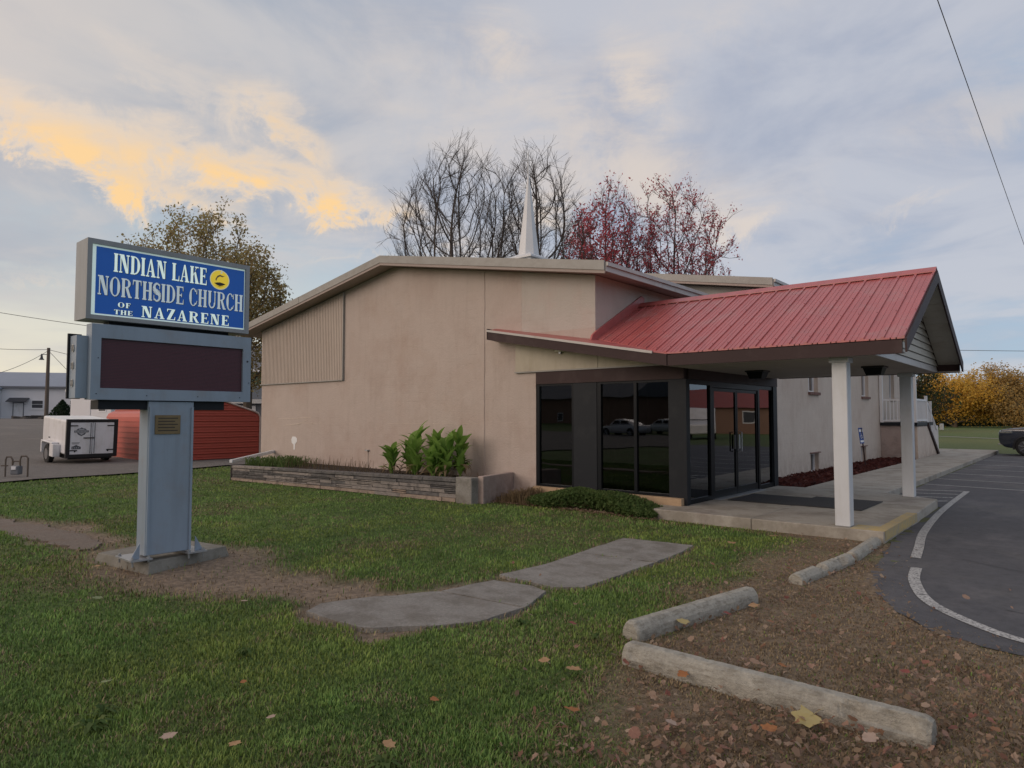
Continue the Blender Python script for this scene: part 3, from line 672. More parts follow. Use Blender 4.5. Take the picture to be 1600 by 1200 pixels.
mb.prism([(-19.6,16.85,4.0),(-6.36,16.85,4.0),(-6.36,16.85,gable_z(-6.36,z6)),(-13.2,16.85,z6),(-19.6,16.85,gable_z(-19.6,z6))],(0,.2,0)); mb.build('rear_gable_wall', M['trim_tan'], church)
B((-19.6,16.41,-.1),(-19.35,32.8,4.9)).build('rear_wall', M['stucco'], church)
mb = MB(); mb.prism([(-19.6,32.81,-.1),(-6.1,32.81,-.1),(-6.1,32.81,gable_z(-6.1,z6)),(-13.2,32.81,z6),(-19.6,32.81,gable_z(-19.6,z6))],(0,.2,0)); mb.build('rear_wall', M['stucco_side'], church)
for (a, b, za, zb) in ops:
    w = B((-6.29,a+.001,za+.001),(-6.26,b-.001,zb-.001)).build('window', M['frame'], church)
    mb = MB(); t = .045
    mb.box((-6.259,a+.002,za+.002),(-6.215,a+t,zb-.002)); mb.box((-6.259,b-t,za+.002),(-6.215,b-.002,zb-.002)); mb.box((-6.259,a+t,za+.002),(-6.215,b-t,za+t)); mb.box((-6.259,a+t,zb-t),(-6.215,b-t,zb-.002))
    mb.box((-6.259,(a+b)/2-.02,za+t),(-6.222,(a+b)/2+.02,zb-t))
    mb.build('window_frame', M['vinyl'], w)
    B((-6.252,a+t,za+t),(-6.25,b-t,zb-t)).build('pane', M['car_glass'], w)
    if za > 1: 
        s = church
        n = 5
        for i in range(n): MB().box((-6.22,a-.05+(b-a+.1)*i/n+.004,za-.085),(-6.03+rnd.uniform(-.008,.008),a-.05+(b-a+.1)*(i+1)/n-.004,za-.002)).build('sill_brick', M['brick_sill'], church)
    else:
        B((-6.12,a-.06,zb+.002),(-6.04,b+.06,zb+.03)).build('lintel', M['brick_sill'], church)
        mb = MB(); mb.box((-6.09,a-.25,-.05),(-5.62,a-.2,.10)); mb.box((-5.66,a-.2,-.05),(-5.62,b+.5,.10)); mb.box((-6.09,b+.5,-.05),(-5.62,b+.55,.10)); mb.build('window_well', M['slate'], church)
for (y0_, y1_) in ((15.42,16.2),(23.6,24.5)):
    B((-6.09,y0_,-.05),(-5.9,y1_,.12)).build('footing_ledge', M['slate'], church, bevel=.01)
# steeple
st = MB().box((-13.62,15.78,5.6),(-12.78,16.62,6.56)).build('steeple', M['white_metal'], church)
MB().mesh([(-13.72,15.68,6.56),(-12.68,15.68,6.56),(-12.68,16.72,6.56),(-13.72,16.72,6.56),(-13.72,15.68,6.61),(-12.68,15.68,6.61),(-12.68,16.72,6.61),(-13.72,16.72,6.61),(-13.2,16.2,6.86)],
  [(3,2,1,0),(0,1,5,4),(1,2,6,5),(2,3,7,6),(3,0,4,7),(4,5,8),(5,6,8),(6,7,8),(7,4,8)]) if 0 else None
mb = MB(); mb.mesh([(-13.72,15.68,6.56),(-12.68,15.68,6.56),(-12.68,16.72,6.56),(-13.72,16.72,6.56),(-13.72,15.68,6.61),(-12.68,15.68,6.61),(-12.68,16.72,6.61),(-13.72,16.72,6.61),(-13.2,16.2,6.88)],
  [(3,2,1,0),(0,1,5,4),(1,2,6,5),(2,3,7,6),(3,0,4,7),(4,5,8),(5,6,8),(6,7,8),(7,4,8)]); mb.build('steeple_base_cap', M['white_metal'], st)
mb = MB(); k = 8; ring = [(-13.2+.35*math.cos((i+.5)*math.pi/4), 16.2+.35*math.sin((i+.5)*math.pi/4), 6.66) for i in range(k)]; ring2 = [(-13.2+.03*math.cos((i+.5)*math.pi/4), 16.2+.03*math.sin((i+.5)*math.pi/4), 9.25) for i in range(k)]
mb.mesh(ring+ring2, [(i, (i+1) % k, k+(i+1) % k, k+i) for i in range(k)]+[tuple(k+i for i in range(k))]); mb.build('spire', M['white_metal'], st)
mb = MB(); mb.tube([(-13.2,16.2,9.2),(-13.2,16.2,10.05)], .022, 6); d = Vector((math.cos(YAW), math.sin(YAW), 0))*.17
mb.tube([Vector((-13.2,16.2,9.78))-d, Vector((-13.2,16.2,9.78))+d], .018, 6); mb.build('cross', M['white_metal'], st)

# vestibule: frame, panes, doors
vest = B((-8.60,10.86,-.1),(-5.345,10.92,.28)).build('knee_wall', M['slate'], church)
fx = lambda x0, x1, z0, z1, d=0: B((x0,10.84-d,z0),(x1,10.92,z1))
x = -8.64
for i, w in enumerate((.62,.55,.70,.60,.82)):
    MB().box((x+.006,10.72,.125),(x+w-.006,10.855,.275), j=.004).build('sill_stone', M['stone_sill'], church, bevel=.006); x += w
x = -8.64
for i, w in enumerate((.5,.8,.62,.75,.62)):
    MB().box((x+.006,10.74,-.03),(x+w-.006,10.855,.118), j=.004).build('sill_stone', M['stone_sill'], church, bevel=.006); x += w
fx(-8.62,-5.33,2.352,2.60,.03).build('header_board', M['brown'], church)
B((-5.36,10.93,2.352),(-5.295,15.34,2.60)).build('header_board', M['brown'], church)
fx(-8.62,-8.55,.282,2.35).build('mullion', M['frame'], church); fx(-7.74,-7.69,.282,2.35).build('mullion', M['frame'], church)
fx(-7.688,-7.15,.282,2.35,.01).build('spandrel_panel', M['slate'], church)
fx(-7.148,-7.06,.282,2.35).build('mullion', M['frame'], church); fx(-6.345,-6.285,.282,2.35).build('mullion', M['frame'], church)
fx(-5.64,-5.30,.152,2.35,.01).build('corner_post', M['slate'], church)
for a, b in ((-8.549,-7.741),(-7.059,-6.346),(-6.284,-5.641)):
    fx(a,b,.282,.325).build('window_rail', M['frame'], church); fx(a,b,2.31,2.35).build('window_rail', M['frame'], church)
    B((a,10.875,.326),(b,10.881,2.309)).build('pane', M['glass'], church)
# door side (faces +X)
def fy(y0, y1, z0, z1, d=0): return B((-5.40,y0,z0),(-5.33+d,y1,z1))
fy(10.93,11.02,.152,2.35,.006).build('mullion', M['slate'], church)
fy(11.88,12.02,.152,2.35).build('mullion', M['frame'], church); fy(14.25,14.34,.152,2.35).build('mullion', M['frame'], church)
fy(15.12,15.355,.152,2.35,.02).build('corner_post', M['slate'], church)
for a, b in ((11.021,11.879),(14.341,15.119)):
    fy(a,b,.152,.235).build('window_rail', M['frame'], church); fy(a,b,2.27,2.35).build('window_rail', M['frame'], church)
    B((-5.37,a,.236),(-5.364,b,2.269)).build('pane', M['glass'], church)
fy(12.021,14.249,2.24,2.35).build('window_rail', M['frame'], church)
for a, b, hy in ((12.03,13.125,13.02),(13.14,14.24,13.25)):
    mb = MB(); t = .05
    mb.box((-5.39,a,.16),(-5.345,a+t,2.23)); mb.box((-5.39,b-t,.16),(-5.345,b,2.23)); mb.box((-5.39,a+t,.16),(-5.345,b-t,.30)); mb.box((-5.39,a+t,2.17),(-5.345,b-t,2.23))
    dr = mb.build('door', M['frame'], church)
    B((-5.37,a+t,.301),(-5.364,b-t,2.169)).build('pane', M['glass'], dr)
    mb = MB(); mb.tube([(-5.345,hy,1.0),(-5.29,hy,1.0),(-5.29,hy,1.38),(-5.345,hy,1.38)], .013, 6); mb.box((-5.343,hy-.035,1.05),(-5.335,hy+.035,1.33)); mb.build('handle', M['black_paint'] if hy < 13.1 else M['galv'], dr)
B((-5.42,11.95,.150),(-5.20,14.3,.158)).build('threshold', M['galv'], church)
# interior
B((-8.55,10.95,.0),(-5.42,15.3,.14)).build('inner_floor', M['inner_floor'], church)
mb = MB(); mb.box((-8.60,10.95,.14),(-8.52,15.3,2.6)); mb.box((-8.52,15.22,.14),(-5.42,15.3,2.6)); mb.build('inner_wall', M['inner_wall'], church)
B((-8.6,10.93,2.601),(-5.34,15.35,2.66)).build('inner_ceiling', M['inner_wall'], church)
mb = MB(); 
for i in range(6): mb.tube([(-6.98+.03*i,11.05+.02*(i % 2),.3),(-6.98+.03*i,11.05+.02*(i % 2),2.3)], .02, 5)
mb.build('curtain', M['curtain'], church)
B((-5.42,15.31,2.60),(-5.30,15.60,2.68)).build('flashing', M['brown'], church) if 0 else None
B((-6.34,15.1,.0),(-5.41,15.352,2.6)).build('side_return', M['slate'], church)
B((-6.099,15.365,1.15),(-6.0,15.45,1.2)).build('pipe_clip', M['brick_sill'], church)

# canopy -----------------------------------------------------------
SL = .505; YR, ZR = 12.56, 4.05; YE, ZE = 9.95, 2.73
def zc(y): return ZR-SL*abs(y-YR)
def ybot(x):
    if x >= -5.2: return YE
    t = (x+5.2)/(-7.18+5.2); return YE+(10.85-YE)*t
canopy = MB().prism([(-1.84,YE+.03,zc(YE+.03)-.03),(-1.84,YR,ZR-.03),(-1.84,2*YR-YE-.03,zc(YE+.03)-.03),(-1.84,2*YR-YE-.03,zc(YE+.03)-.05),(-1.84,YR,ZR-.05),(-1.84,YE+.03,zc(YE+.03)-.05)],(-3.3,0,0)).build('canopy_roof', M['brown'], church)
pitch = .2452; x0 = -7.18; n = 22
for side in (1, -1):
    for i in range(n):
        a = x0+pitch*i; b = min(a+pitch, -1.79); 
        if side == 1: ya, yb = ybot(a), ybot(b)
        else: ya = yb = 2*YR-YE
        if side == 1 and a < -7.17: ya = 10.86
        mb = MB(); t = .012
        def slab(xa, xb, y1a, y1b, h):
            top = [Vector((xa,y1a,zc(y1a)+h)), Vector((xb,y1b,zc(y1b)+h)), Vector((xb,YR,ZR+h)), Vector((xa,YR,ZR+h))]
            low = [v-Vector((0,0,h+.02)) for v in top]
            f = [(0,1,2,3),(4,7,6,5),(0,4,5,1),(1,5,6,2),(2,6,7,3),(3,7,4,0)]
            if side == -1: f = [q[::-1] for q in f]
            mb.mesh(top+low, f)
        yc_ = ya+(yb-ya)*.83
        slab(a, a+pitch*.86, ya, yc_, 0)
        slab(a+pitch*.86, b, yc_, yb, .02)
        if side == 1 or 1:   # two small stiffening beads
            for q in (.28, .56):
                yq = ya+(yb-ya)*q; slab(a+pitch*q, a+pitch*q+.014, yq, yq, .005)
        mb.build('roof_panel', M['red_metal'], canopy)
MB().prism([(-7.15,YR-.16,zc(YR-.16)+.035),(-7.15,YR,ZR+.05),(-7.15,YR+.16,zc(YR-.16)+.035),(-7.15,YR+.16,zc(YR-.16)+.02),(-7.15,YR,ZR+.03),(-7.15,YR-.16,zc(YR-.16)+.02)],(5.37,0,0)).build('ridge_cap', M['red_metal'], canopy)
mb = MB()
for yy in (10.15,10.85,11.55,12.3):
    for i in range(n):
        a = x0+pitch*(i+.93)
        if yy > ybot(a)+.05: mb.box((a-.005,yy-.005,zc(yy)+.02),(a+.005,yy+.005,zc(yy)+.026))
tag(mb.build('roof_screws', M['brown'], canopy), kind='stuff')
# flashing against the side wall
MB().prism([(-7.179,10.6,zc(10.6)),(-7.179,YR+.12,ZR-.05),(-7.179,YR+.12,ZR+.17),(-7.179,YR+.02,ZR+.20),(-7.179,10.85,zc(10.85)+.16),(-7.179,10.7,zc(10.7)+.14)],(.04,0,0)).build('wall_flashing', M['red_metal'], church)
# low strip roof in front of the wall
Q = Vector((-9.67,10.5,3.53)); P1 = Vector((-5.2,YE,ZE)); P5 = Vector((-7.18,10.848,zc(10.848)-.005)); W = Vector((-9.74,10.848,3.60))
mb = MB(); dn = Vector((0,0,-.018))
mb.mesh([Q,P1,P5,W,Q+dn,P1+dn,P5+dn,W+dn], [(0,1,2),(0,2,3),(4,6,5),(4,7,6),(0,4,5,1),(1,5,6,2),(2,6,7,3),(3,7,4,0)])
strip = mb.build('strip_roof', M['red_metal'], church)
mb = MB(); d = (P1-Q).normalized(); nv = Vector((d.y,-d.x,0)).normalized(); nv = nv if nv.y < 0 else -nv
a = Q-d*.02; b = P1-d*.25
def edge(a, b, z0, z1, t0, t1, name, m):
    u = Vector((0,0,1)); mb = MB(); vs = [a+u*z0+nv*t0, b+u*z0+nv*t0, b+u*z0+nv*t1, a+u*z0+nv*t1, a+u*z1+nv*t0, b+u*z1+nv*t0, b+u*z1+nv*t1, a+u*z1+nv*t1]
    mb.mesh(vs, [(0,1,2,3),(7,6,5,4),(1,0,4,5),(2,1,5,6),(3,2,6,7),(0,3,7,4)]); o = mb.build(name, m, church); return o
edge(Q-d*.02, P1-d*.28, -.040, .004, .012, .028, 'drip_edge', M['trim_light'])
edge(Q, P1, -.21, -.02, -.02, .011, 'strip_fascia', M['brown'])
B((-9.715,10.5,3.33),(-9.69,10.848,3.56)).build('strip_fascia', M['brown'], church)
# soffit of the strip
q2 = Q+Vector((0,0,-.2)); p2 = P1+Vector((0.0,0,-.2)); w2 = Vector((-9.68,10.80,3.30)); r2 = Vector((-5.25,10.80,2.58)); up = Vector((0,0,.02))
MB().mesh([q2,p2,r2,w2,q2+up,p2+up,r2+up,w2+up], [(3,2,1,0),(4,5,6,7),(0,1,5,4),(1,2,6,5),(2,3,7,6),(3,0,4,7)]).build('strip_soffit', M['soffit'], church) if 0 else None
mb = MB(); mb.mesh([q2,p2,r2,w2,q2+up,p2+up,r2+up,w2+up], [(3,2,1,0),(4,5,6,7),(0,1,5,4),(1,2,6,5),(2,3,7,6),(3,0,4,7)]); mb.build('strip_soffit', M['soffit'], church)
# tan panels under the strip, with a joint
zt = lambda x: 3.30+(x+9.68)*(2.58-3.30)/(9.68-5.25)+.03
for (a, b) in ((-9.16,-7.102),(-7.09,-5.36)):
    MB().prism([(a,10.80,2.63),(b,10.80,2.63),(b,10.80,zt(b)),(a,10.80,zt(a))],(0,.045,0)).build('fascia_panel', M['panel_tan'], church)
B((-9.18,10.79,2.602),(-5.34,10.848,2.628)).build('panel_trim', M['trim_tan'], church)
fl = B((-8.06,10.70,2.98),(-7.86,10.78,3.03)).build('floodlight', M['flood'], church, bevel=.008)
B((-7.98,10.74,2.94),(-7.94,10.79,2.979)).build('lamp_bracket', M['galv'], fl)
# canopy eave fascias, ceiling, gable
B((-5.19,YE+.002,2.52),(-1.82,YE+.04,2.70)).build('eave_fascia', M['brown'], church)
B((-5.19,2*YR-YE-.04,2.52),(-1.82,2*YR-YE-.002,2.70)).build('eave_fascia', M['brown'], church)
for i in range(8):
    a = -5.29+(3.09/8)*i; B((a+.002,YE+.045,2.53),(a+3.09/8-.002,2*YR-YE-.045,2.545)).build('ceiling_panel', M['ceiling'], church)
for s in (1, -1):
    y_e = YR-s*(YR-YE); 
    MB().prism([(-1.79,y_e,ZE-.015),(-1.79,YR,ZR-.015),(-1.79,YR,ZR-.21),(-1.79,y_e+s*.02,ZE-.195)],(.025,0,0)).build('rake_board', M['brown'], church)
    # boards lining the underside of the gable overhang
    m_ = 14
    for i in range(m_):
        ya = y_e+s*(YR-YE-.05)*i/m_+s*.04; yb = y_e+s*(YR-YE-.05)*(i+1)/m_+s*.035
        MB().prism([(-2.17,ya,zc(ya)-.075),(-2.17,yb,zc(yb)-.075),(-2.17,yb,zc(yb)-.06),(-2.17,ya,zc(ya)-.06)],(.375,0,0)).build('overhang_board', M['gable_board'], church)
hh = (zc(YR)-.08-2.53)/12
for i in range(12):
    za = 2.53+hh*i; zb = za+hh-.008; ha = min(2.53, (zc(YR)-.085-za)/SL); hb = max(.01, min(2.53, (zc(YR)-.085-zb)/SL))
    MB().mesh([(-2.175,YR-ha,za),(-2.175,YR+ha,za),(-2.195,YR+hb,zb),(-2.195,YR-hb,zb),(-2.21,YR-ha,za),(-2.21,YR+ha,za),(-2.21,YR+hb,zb),(-2.21,YR-hb,zb)],
      [(0,1,2,3),(7,6,5,4),(0,4,5,1),(1,5,6,2),(2,6,7,3),(3,7,4,0)]) if 0 else None
    mb = MB(); mb.mesh([(-2.170,YR-ha,za),(-2.170,YR+ha,za),(-2.193,YR+hb,zb),(-2.193,YR-hb,zb),(-2.21,YR-ha,za),(-2.21,YR+ha,za),(-2.21,YR+hb,zb),(-2.21,YR-hb,zb)],
      [(0,1,2,3),(7,6,5,4),(0,4,5,1),(1,5,6,2),(2,6,7,3),(3,7,4,0)]); mb.build('gable_board', M['gable_board'] if i else M['trim_light'], church)
B((-2.23,YE+.1,2.50),(-2.211,2*YR-YE-.1,3.0)).build('gable_backing', M['slate'], church) if 0 else None
B((-2.20,YE+.045,2.53),(-1.815,YE+.17,2.545)).build('ceiling_panel', M['ceiling'], church); B((-2.20,2*YR-YE-.17,2.53),(-1.815,2*YR-YE-.045,2.545)).build('ceiling_panel', M['ceiling'], church)
for yy in (10.35, 14.88):
    c = B((-2.77,yy-.1,.152),(-2.57,yy+.1,2.528)).build('column', M['white_paint'], church, bevel=.008)
    B((-2.80,yy-.13,2.46),(-2.54,yy+.13,2.528)).build('column_cap', M['white_paint'], c, bevel=.005)
for (xx, yy) in ((-2.69,12.45),(-4.58,12.25)):
    mb = MB(); a, b = .17, .11
    mb.mesh([(xx-a,yy-a,2.529),(xx+a,yy-a,2.529),(xx+a,yy+a,2.529),(xx-a,yy+a,2.529),(xx-a,yy-a,2.50),(xx+a,yy-a,2.50),(xx+a,yy+a,2.50),(xx-a,yy+a,2.50)], [(3,2,1,0)[::-1],(4,5,1,0),(5,6,2,1),(6,7,3,2),(7,4,0,3),(7,6,5,4)])
    lamp = mb.build('ceiling_lamp', M['black_paint'], church)
    mb = MB(); mb.mesh([(xx-.15,yy-.15,2.499),(xx+.15,yy-.15,2.499),(xx+.15,yy+.15,2.499),(xx-.15,yy+.15,2.499),(xx-b,yy-b,2.38),(xx+b,yy-b,2.38),(xx+b,yy+b,2.38),(xx-b,yy+b,2.38)], [(4,5,1,0),(5,6,2,1),(6,7,3,2),(7,4,0,3),(7,6,5,4)])
    mb.build('lamp_glass', M['frame'], lamp)
# side porch with stairs and white railing
porch = B((-6.09,28.9,-.1),(-4.96,32.2,1.33)).build('side_porch', M['stem'], church)
MB().prism([(-4.955,28.95,-.1),(-4.955,33.4,-.1),(-4.955,31.0,1.30),(-4.955,28.95,1.30)],(.08,0,0)).build('stair_wall', M['stucco_side'], porch)
for i in range(7):
    B((-6.05,32.2+.0+i*.28,-.1),(-4.96,32.2+(i+1)*.28,1.30-.19*(i+1))).build('step', M['concrete'], porch)
B((-6.09,28.82,1.335),(-4.85,32.2,1.46)).build('porch_deck', M['slate'], porch)
MB().prism([(-4.874,31.0,1.31),(-4.874,31.0,1.43),(-4.874,33.55,.05),(-4.874,33.4,-.05)],(.06,0,0)).build('stair_trim', M['brown'], porch)
mb = MB(); mb.box((-6.08,28.86,1.50),(-4.92,28.92,1.56)); mb.box((-6.08,28.86,2.28),(-4.92,28.92,2.35)); mb.build('railing', M['vinyl'], porch)
for i in range(9):
    xx = -6.0+.125*i; B((xx-.018,28.872,1.56),(xx+.018,28.908,2.28)).build('baluster', M['vinyl'], porch)
for xx, yy, zt_ in ((-6.02,28.80,4.4),(-4.90,28.80,4.4),(-4.90,31.0,2.5),(-4.90,31.9,2.3),(-4.90,33.3,1.3)):
    z0_ = 1.46 if yy < 31.5 else (.9 if yy < 32.5 else 0); B((xx-.05,yy-.05,z0_),(xx+.05,yy+.05,zt_)).build('railing_post', M['vinyl'], porch)
B((-6.08,28.5,4.4),(-4.7,31.4,4.5)).build('porch_roof', M['trim_light'], porch)
mb = MB(); mb.box((-4.93,28.86,1.50),(-4.87,30.95,1.56)); mb.box((-4.93,28.86,2.28),(-4.87,30.95,2.35)); mb.build('railing', M['vinyl'], porch)
for i in range(14): B((-4.918,28.98+.14*i,1.56),(-4.882,29.02+.14*i,2.28)).build('baluster', M['vinyl'], porch)
mb = MB(); mb.prism([(-4.93,31.05,2.35),(-4.93,31.05,2.28),(-4.93,33.3,1.08),(-4.93,33.3,1.15)],(.06,0,0)); mb.prism([(-4.93,31.05,1.62),(-4.93,31.05,1.55),(-4.93,33.3,.22),(-4.93,33.3,.29)],(.06,0,0)); mb.build('railing', M['vinyl'], porch)
for i in range(15):
    y_ = 31.15+.145*i; z_ = 1.60-(y_-31.05)*.59; B((-4.918,y_-.018,z_),(-4.882,y_+.018,z_+.68)).build('baluster', M['vinyl'], porch)

# mulch bed along the side wall
poly_sheet('planting_bed', rough_poly([(-6.09,15.4),(-5.35,15.36),(-4.85,15.9),(-4.83,28.85),(-6.09,28.85)], .03), .06, M['mulch_base'], .2, kind='structure')
def chips(name, m, pts, smin, smax, tilt=.6, aspect=(.4,1), kind='stuff', z=None):
    n = len(pts); s = npr.uniform(smin, smax, n); a = npr.uniform(0, 2*np.pi, n); asp = npr.uniform(*aspect, n)
    tx = npr.uniform(-tilt, tilt, n); ty = npr.uniform(-tilt, tilt, n)
    base = np.array([(-.5,-.35),(.15,-.5),(.5,-.05),(.2,.45),(-.4,.4)])
    V_ = np.zeros((n, 5, 3)); ca, sa = np.cos(a), np.sin(a)
    for k in range(5):
        bx = base[k,0]*s*(1+npr.uniform(-.2,.2,n)); by = base[k,1]*s*asp*(1+npr.uniform(-.2,.2,n))
        V_[:,k,0] = pts[:,0]+bx*ca-by*sa; V_[:,k,1] = pts[:,1]+bx*sa+by*ca; V_[:,k,2] = pts[:,2]+tx*bx+ty*by+s*.25*(k % 2)*npr.uniform(0,1,n)+s*tilt*.35
    me = bpy.data.meshes.new(name); idx = np.arange(n)[:,None]*5
    q = np.concatenate([idx+np.array([0,1,2]), idx+np.array([0,2,3]), idx+np.array([0,3,4])], 1).reshape(-1,3)
    me.vertices.add(n*5); me.vertices.foreach_set('co', V_.ravel()); me.loops.add(q.size); me.loops.foreach_set('vertex_index', q.ravel())
    me.polygons.add(len(q)); me.polygons.foreach_set('loop_start', np.arange(0, q.size, 3)); me.polygons.foreach_set('loop_total', np.full(len(q), 3))
    me.update(calc_edges=True); me.materials.append(m); o = bpy.data.objects.new(name, me); COL.objects.link(o)
    if kind: o['kind'] = kind
    return o
n = 5200; pts = np.stack([npr.uniform(-6.05,-4.88,n), 15.45+(28.8-15.45)*npr.random(n)**1.5, npr.uniform(.06,.10,n)], 1)
tag(chips('bark_mulch', M['mulch'], pts, .05, .14, .7), 'red bark mulch spread along the side wall', 'mulch')

# ------------------------------------------------------------------ stone planter
pa = math.atan2(9.4-8.8, 7.86)
pl = thing('stone_planter', 'long raised planter of stacked grey and tan stone strips along the church wall', 'planter', (-17.38, 8.83, 0), pa)
PM = WM[pl.name]; LEN = 7.88
def pbox(a, b, j=0): return MB().box(a, b, PM, j)
def ptop(s): return .385+.085*s/LEN
MB().prism([(0,.03,-.1),(LEN,.03,-.1),(LEN,.03,ptop(LEN)-.03),(0,.03,ptop(0)-.03)],(0,.17,0),PM).build('backing_wall', M['mortar'], pl)
rows = [(0,.18),(.18,.35),(.35,.52),(.52,.68),(.68,.83)]
for r, (f0, f1) in enumerate(rows):
    s = 0
    while s < LEN-.05:
        w = rnd.uniform(.35,1.0); tall = 0
        if r in (0,): w = rnd.uniform(.6,1.3)
        if s+w > LEN-.25: w = LEN-s
        h0, h1 = f0*ptop(s), f1*ptop(s)
        split = r in (1,2,3) and rnd.random() < .45
        m_ = rnd.choices([M['stone_grey'],M['stone_tan'],M['stone_dark']], [(1,8,0),(5,3,2),(6,1.6,3),(6,1,4),(5,1,5)][r])[0]
        segs_ = [(h0,h1)] if not split else [(h0,(h0+h1)/2-.003),((h0+h1)/2+.003,h1)]
        for (a, b) in segs_:
            pbox((s+.005,-.012-rnd.uniform(0,.022)-(.02 if r == 0 else 0),a+.005),(s+w-.005,.031,b-.005),.004).build('stone', m_, pl)
        s += w
s = 0
while s < LEN-.05:
    w = rnd.uniform(.8,1.2); w = LEN-s if s+w > LEN-.4 else w
    MB().prism([(s+.004,-.035,.845*ptop(s)),(s+w-.004,-.035,.845*ptop(s+w)),(s+w-.004,-.035,ptop(s+w)),(s+.004,-.035,ptop(s))],(0,.22,0),PM).build('cap_stone', M['stone_dark'] if rnd.random() < .5 else M['stone_grey'], pl, bevel=.006); s += w
pbox((LEN+.005,-.05,-.1),(LEN+.42,.2,.50)).build('end_pier', M['concrete_old'], pl, bevel=.015)
pbox((-.06,-.03,-.1),(-.005,.22,.40)).build('end_pier', M['mortar'], pl)
MB().prism([(-9.13,9.62,-.1),(-8.98,9.62,-.1),(-9.25,10.84,-.1),(-9.4,10.84,-.1)],(0,0,.62)).build('return_wall', M['stem'], pl, bevel=.01)
MB().prism([(-17.3,9.05,0),(-9.6,9.6,0),(-9.42,10.84,0),(-17.5,10.84,0)],(0,0,.36)).build('soil', M['soil'], pl)
MB().prism([(-17.45,9.0,-.1),(-17.3,9.0,-.1),(-17.3,10.84,-.1),(-17.45,10.84,-.1)],(0,0,.42)).build('return_wall', M['mortar'], pl)
# drain pipe
mb = MB(); mb.prism([(-18.86,10.80,.58),(-18.78,10.86,.58),(-17.74,9.00,.42),(-17.84,8.96,.42)],(0,0,.09)); tag(mb.build('drain_pipe', M['white_metal'], bevel=.01), 'white downspout extension lying over the left end of the stone planter', 'downspout')

# canna lilies
def canna_leaf(L_, W_, bend, name='leaf'):
    mb = MB(); n = 6; vs = []; 
    for i in range(n+1):
        t = i/n; w = W_*math.sin(math.pi*min(1, t*.93+.05))**.75*(1-.25*t); ang = bend*t
        x = L_*(math.sin(ang)/bend if bend > .01 else t); z = L_*((1-math.cos(ang))/bend) if bend > .01 else 0
        fold = .28*w; vs += [(x,-w,-z+fold),(x,0,-z),(x,w,-z+fold)]
    fs = []
    for i in range(n):
        a = i*3; fs += [(a,a+3,a+4,a+1),(a+1,a+4,a+5,a+2)]
    me = bpy.data.meshes.new('leaf'); me.from_pydata(vs, [], fs); me.materials.append(M['leaf_canna']); me.polygons.foreach_set('use_smooth', [True]*len(fs)); return me
leafs = [canna_leaf(.46,.10,.8), canna_leaf(.42,.09,.45), canna_leaf(.36,.085,1.1)]
lm_dead = canna_leaf(.34,.04,1.6); lm_dead.materials[0] = M['leaf_dead']
canna_spots = [(-12.35,10.10,.62,'leftmost canna plant in the planter, leaning out to the left'),(-11.95,10.35,.85,'canna plant second from the left, low and leafy, near the wall'),
 (-11.50,10.15,1.12,'tallest canna plant with a leaf spike at the top of the clump'),(-11.05,10.42,.92,'canna plant near the middle of the clump, close to the wall'),
 (-10.62,10.12,.90,'canna plant right of the tallest one, with withered lower leaves'),(-12.15,10.45,.60,'short canna plant at the wall behind the leftmost one'),(-11.28,10.48,.80,'canna plant squeezed behind the tallest one against the wall'),(-10.85,10.0,.70,'low canna plant at the front of the clump, leaves over the stone cap'),(-10.42,10.45,.88,'canna plant behind the rightmost one, by the wall'),
 (-10.22,10.25,.98,'rightmost canna plant in the planter, nearest the concrete pier')]
for (x, y, h, lab) in canna_spots:
    t = thing('canna_plant', lab, 'plant', (x,y,.36), 0, 'canna plants in the stone planter')
    for s_ in range(3):
        lx, ly = rnd.uniform(-.12,.12), rnd.uniform(-.08,.08); hh_ = h*rnd.uniform(.75,1)
        mb = MB(); mb.tube([(x+lx*.4,y+ly*.4,.35),(x+lx,y+ly,.36+hh_*.5),(x+lx*1.4,y+ly*1.2,.36+hh_*.86)], [.018,.014,.006], 6); mb.build('stem', M['leaf_dead'] if s_ == 2 else M['leaf_canna'], t)
        nl = 8
        for i in range(nl):
            fz = (i+.7)/(nl); o = bpy.data.objects.new('leaf', rnd.choice(leafs)); COL.objects.link(o); o.parent = t
            o.location = (lx*(.4+fz), ly*(.4+fz), hh_*.9*fz); o.rotation_euler = (rnd.uniform(-.3,.3), -rnd.uniform(.9,1.4)-.1*(fz > .8), rnd.uniform(0,6.28)); s0_ = rnd.uniform(.8,1.15); o.scale = (s0_,)*3
        for i in range(2):
            o = bpy.data.objects.new('withered_leaf', lm_dead); COL.objects.link(o); o.parent = t; o.location = (lx*.6, ly*.6, hh_*rnd.uniform(.15,.45)); o.rotation_euler = (0, -.5, rnd.uniform(0,6.28))
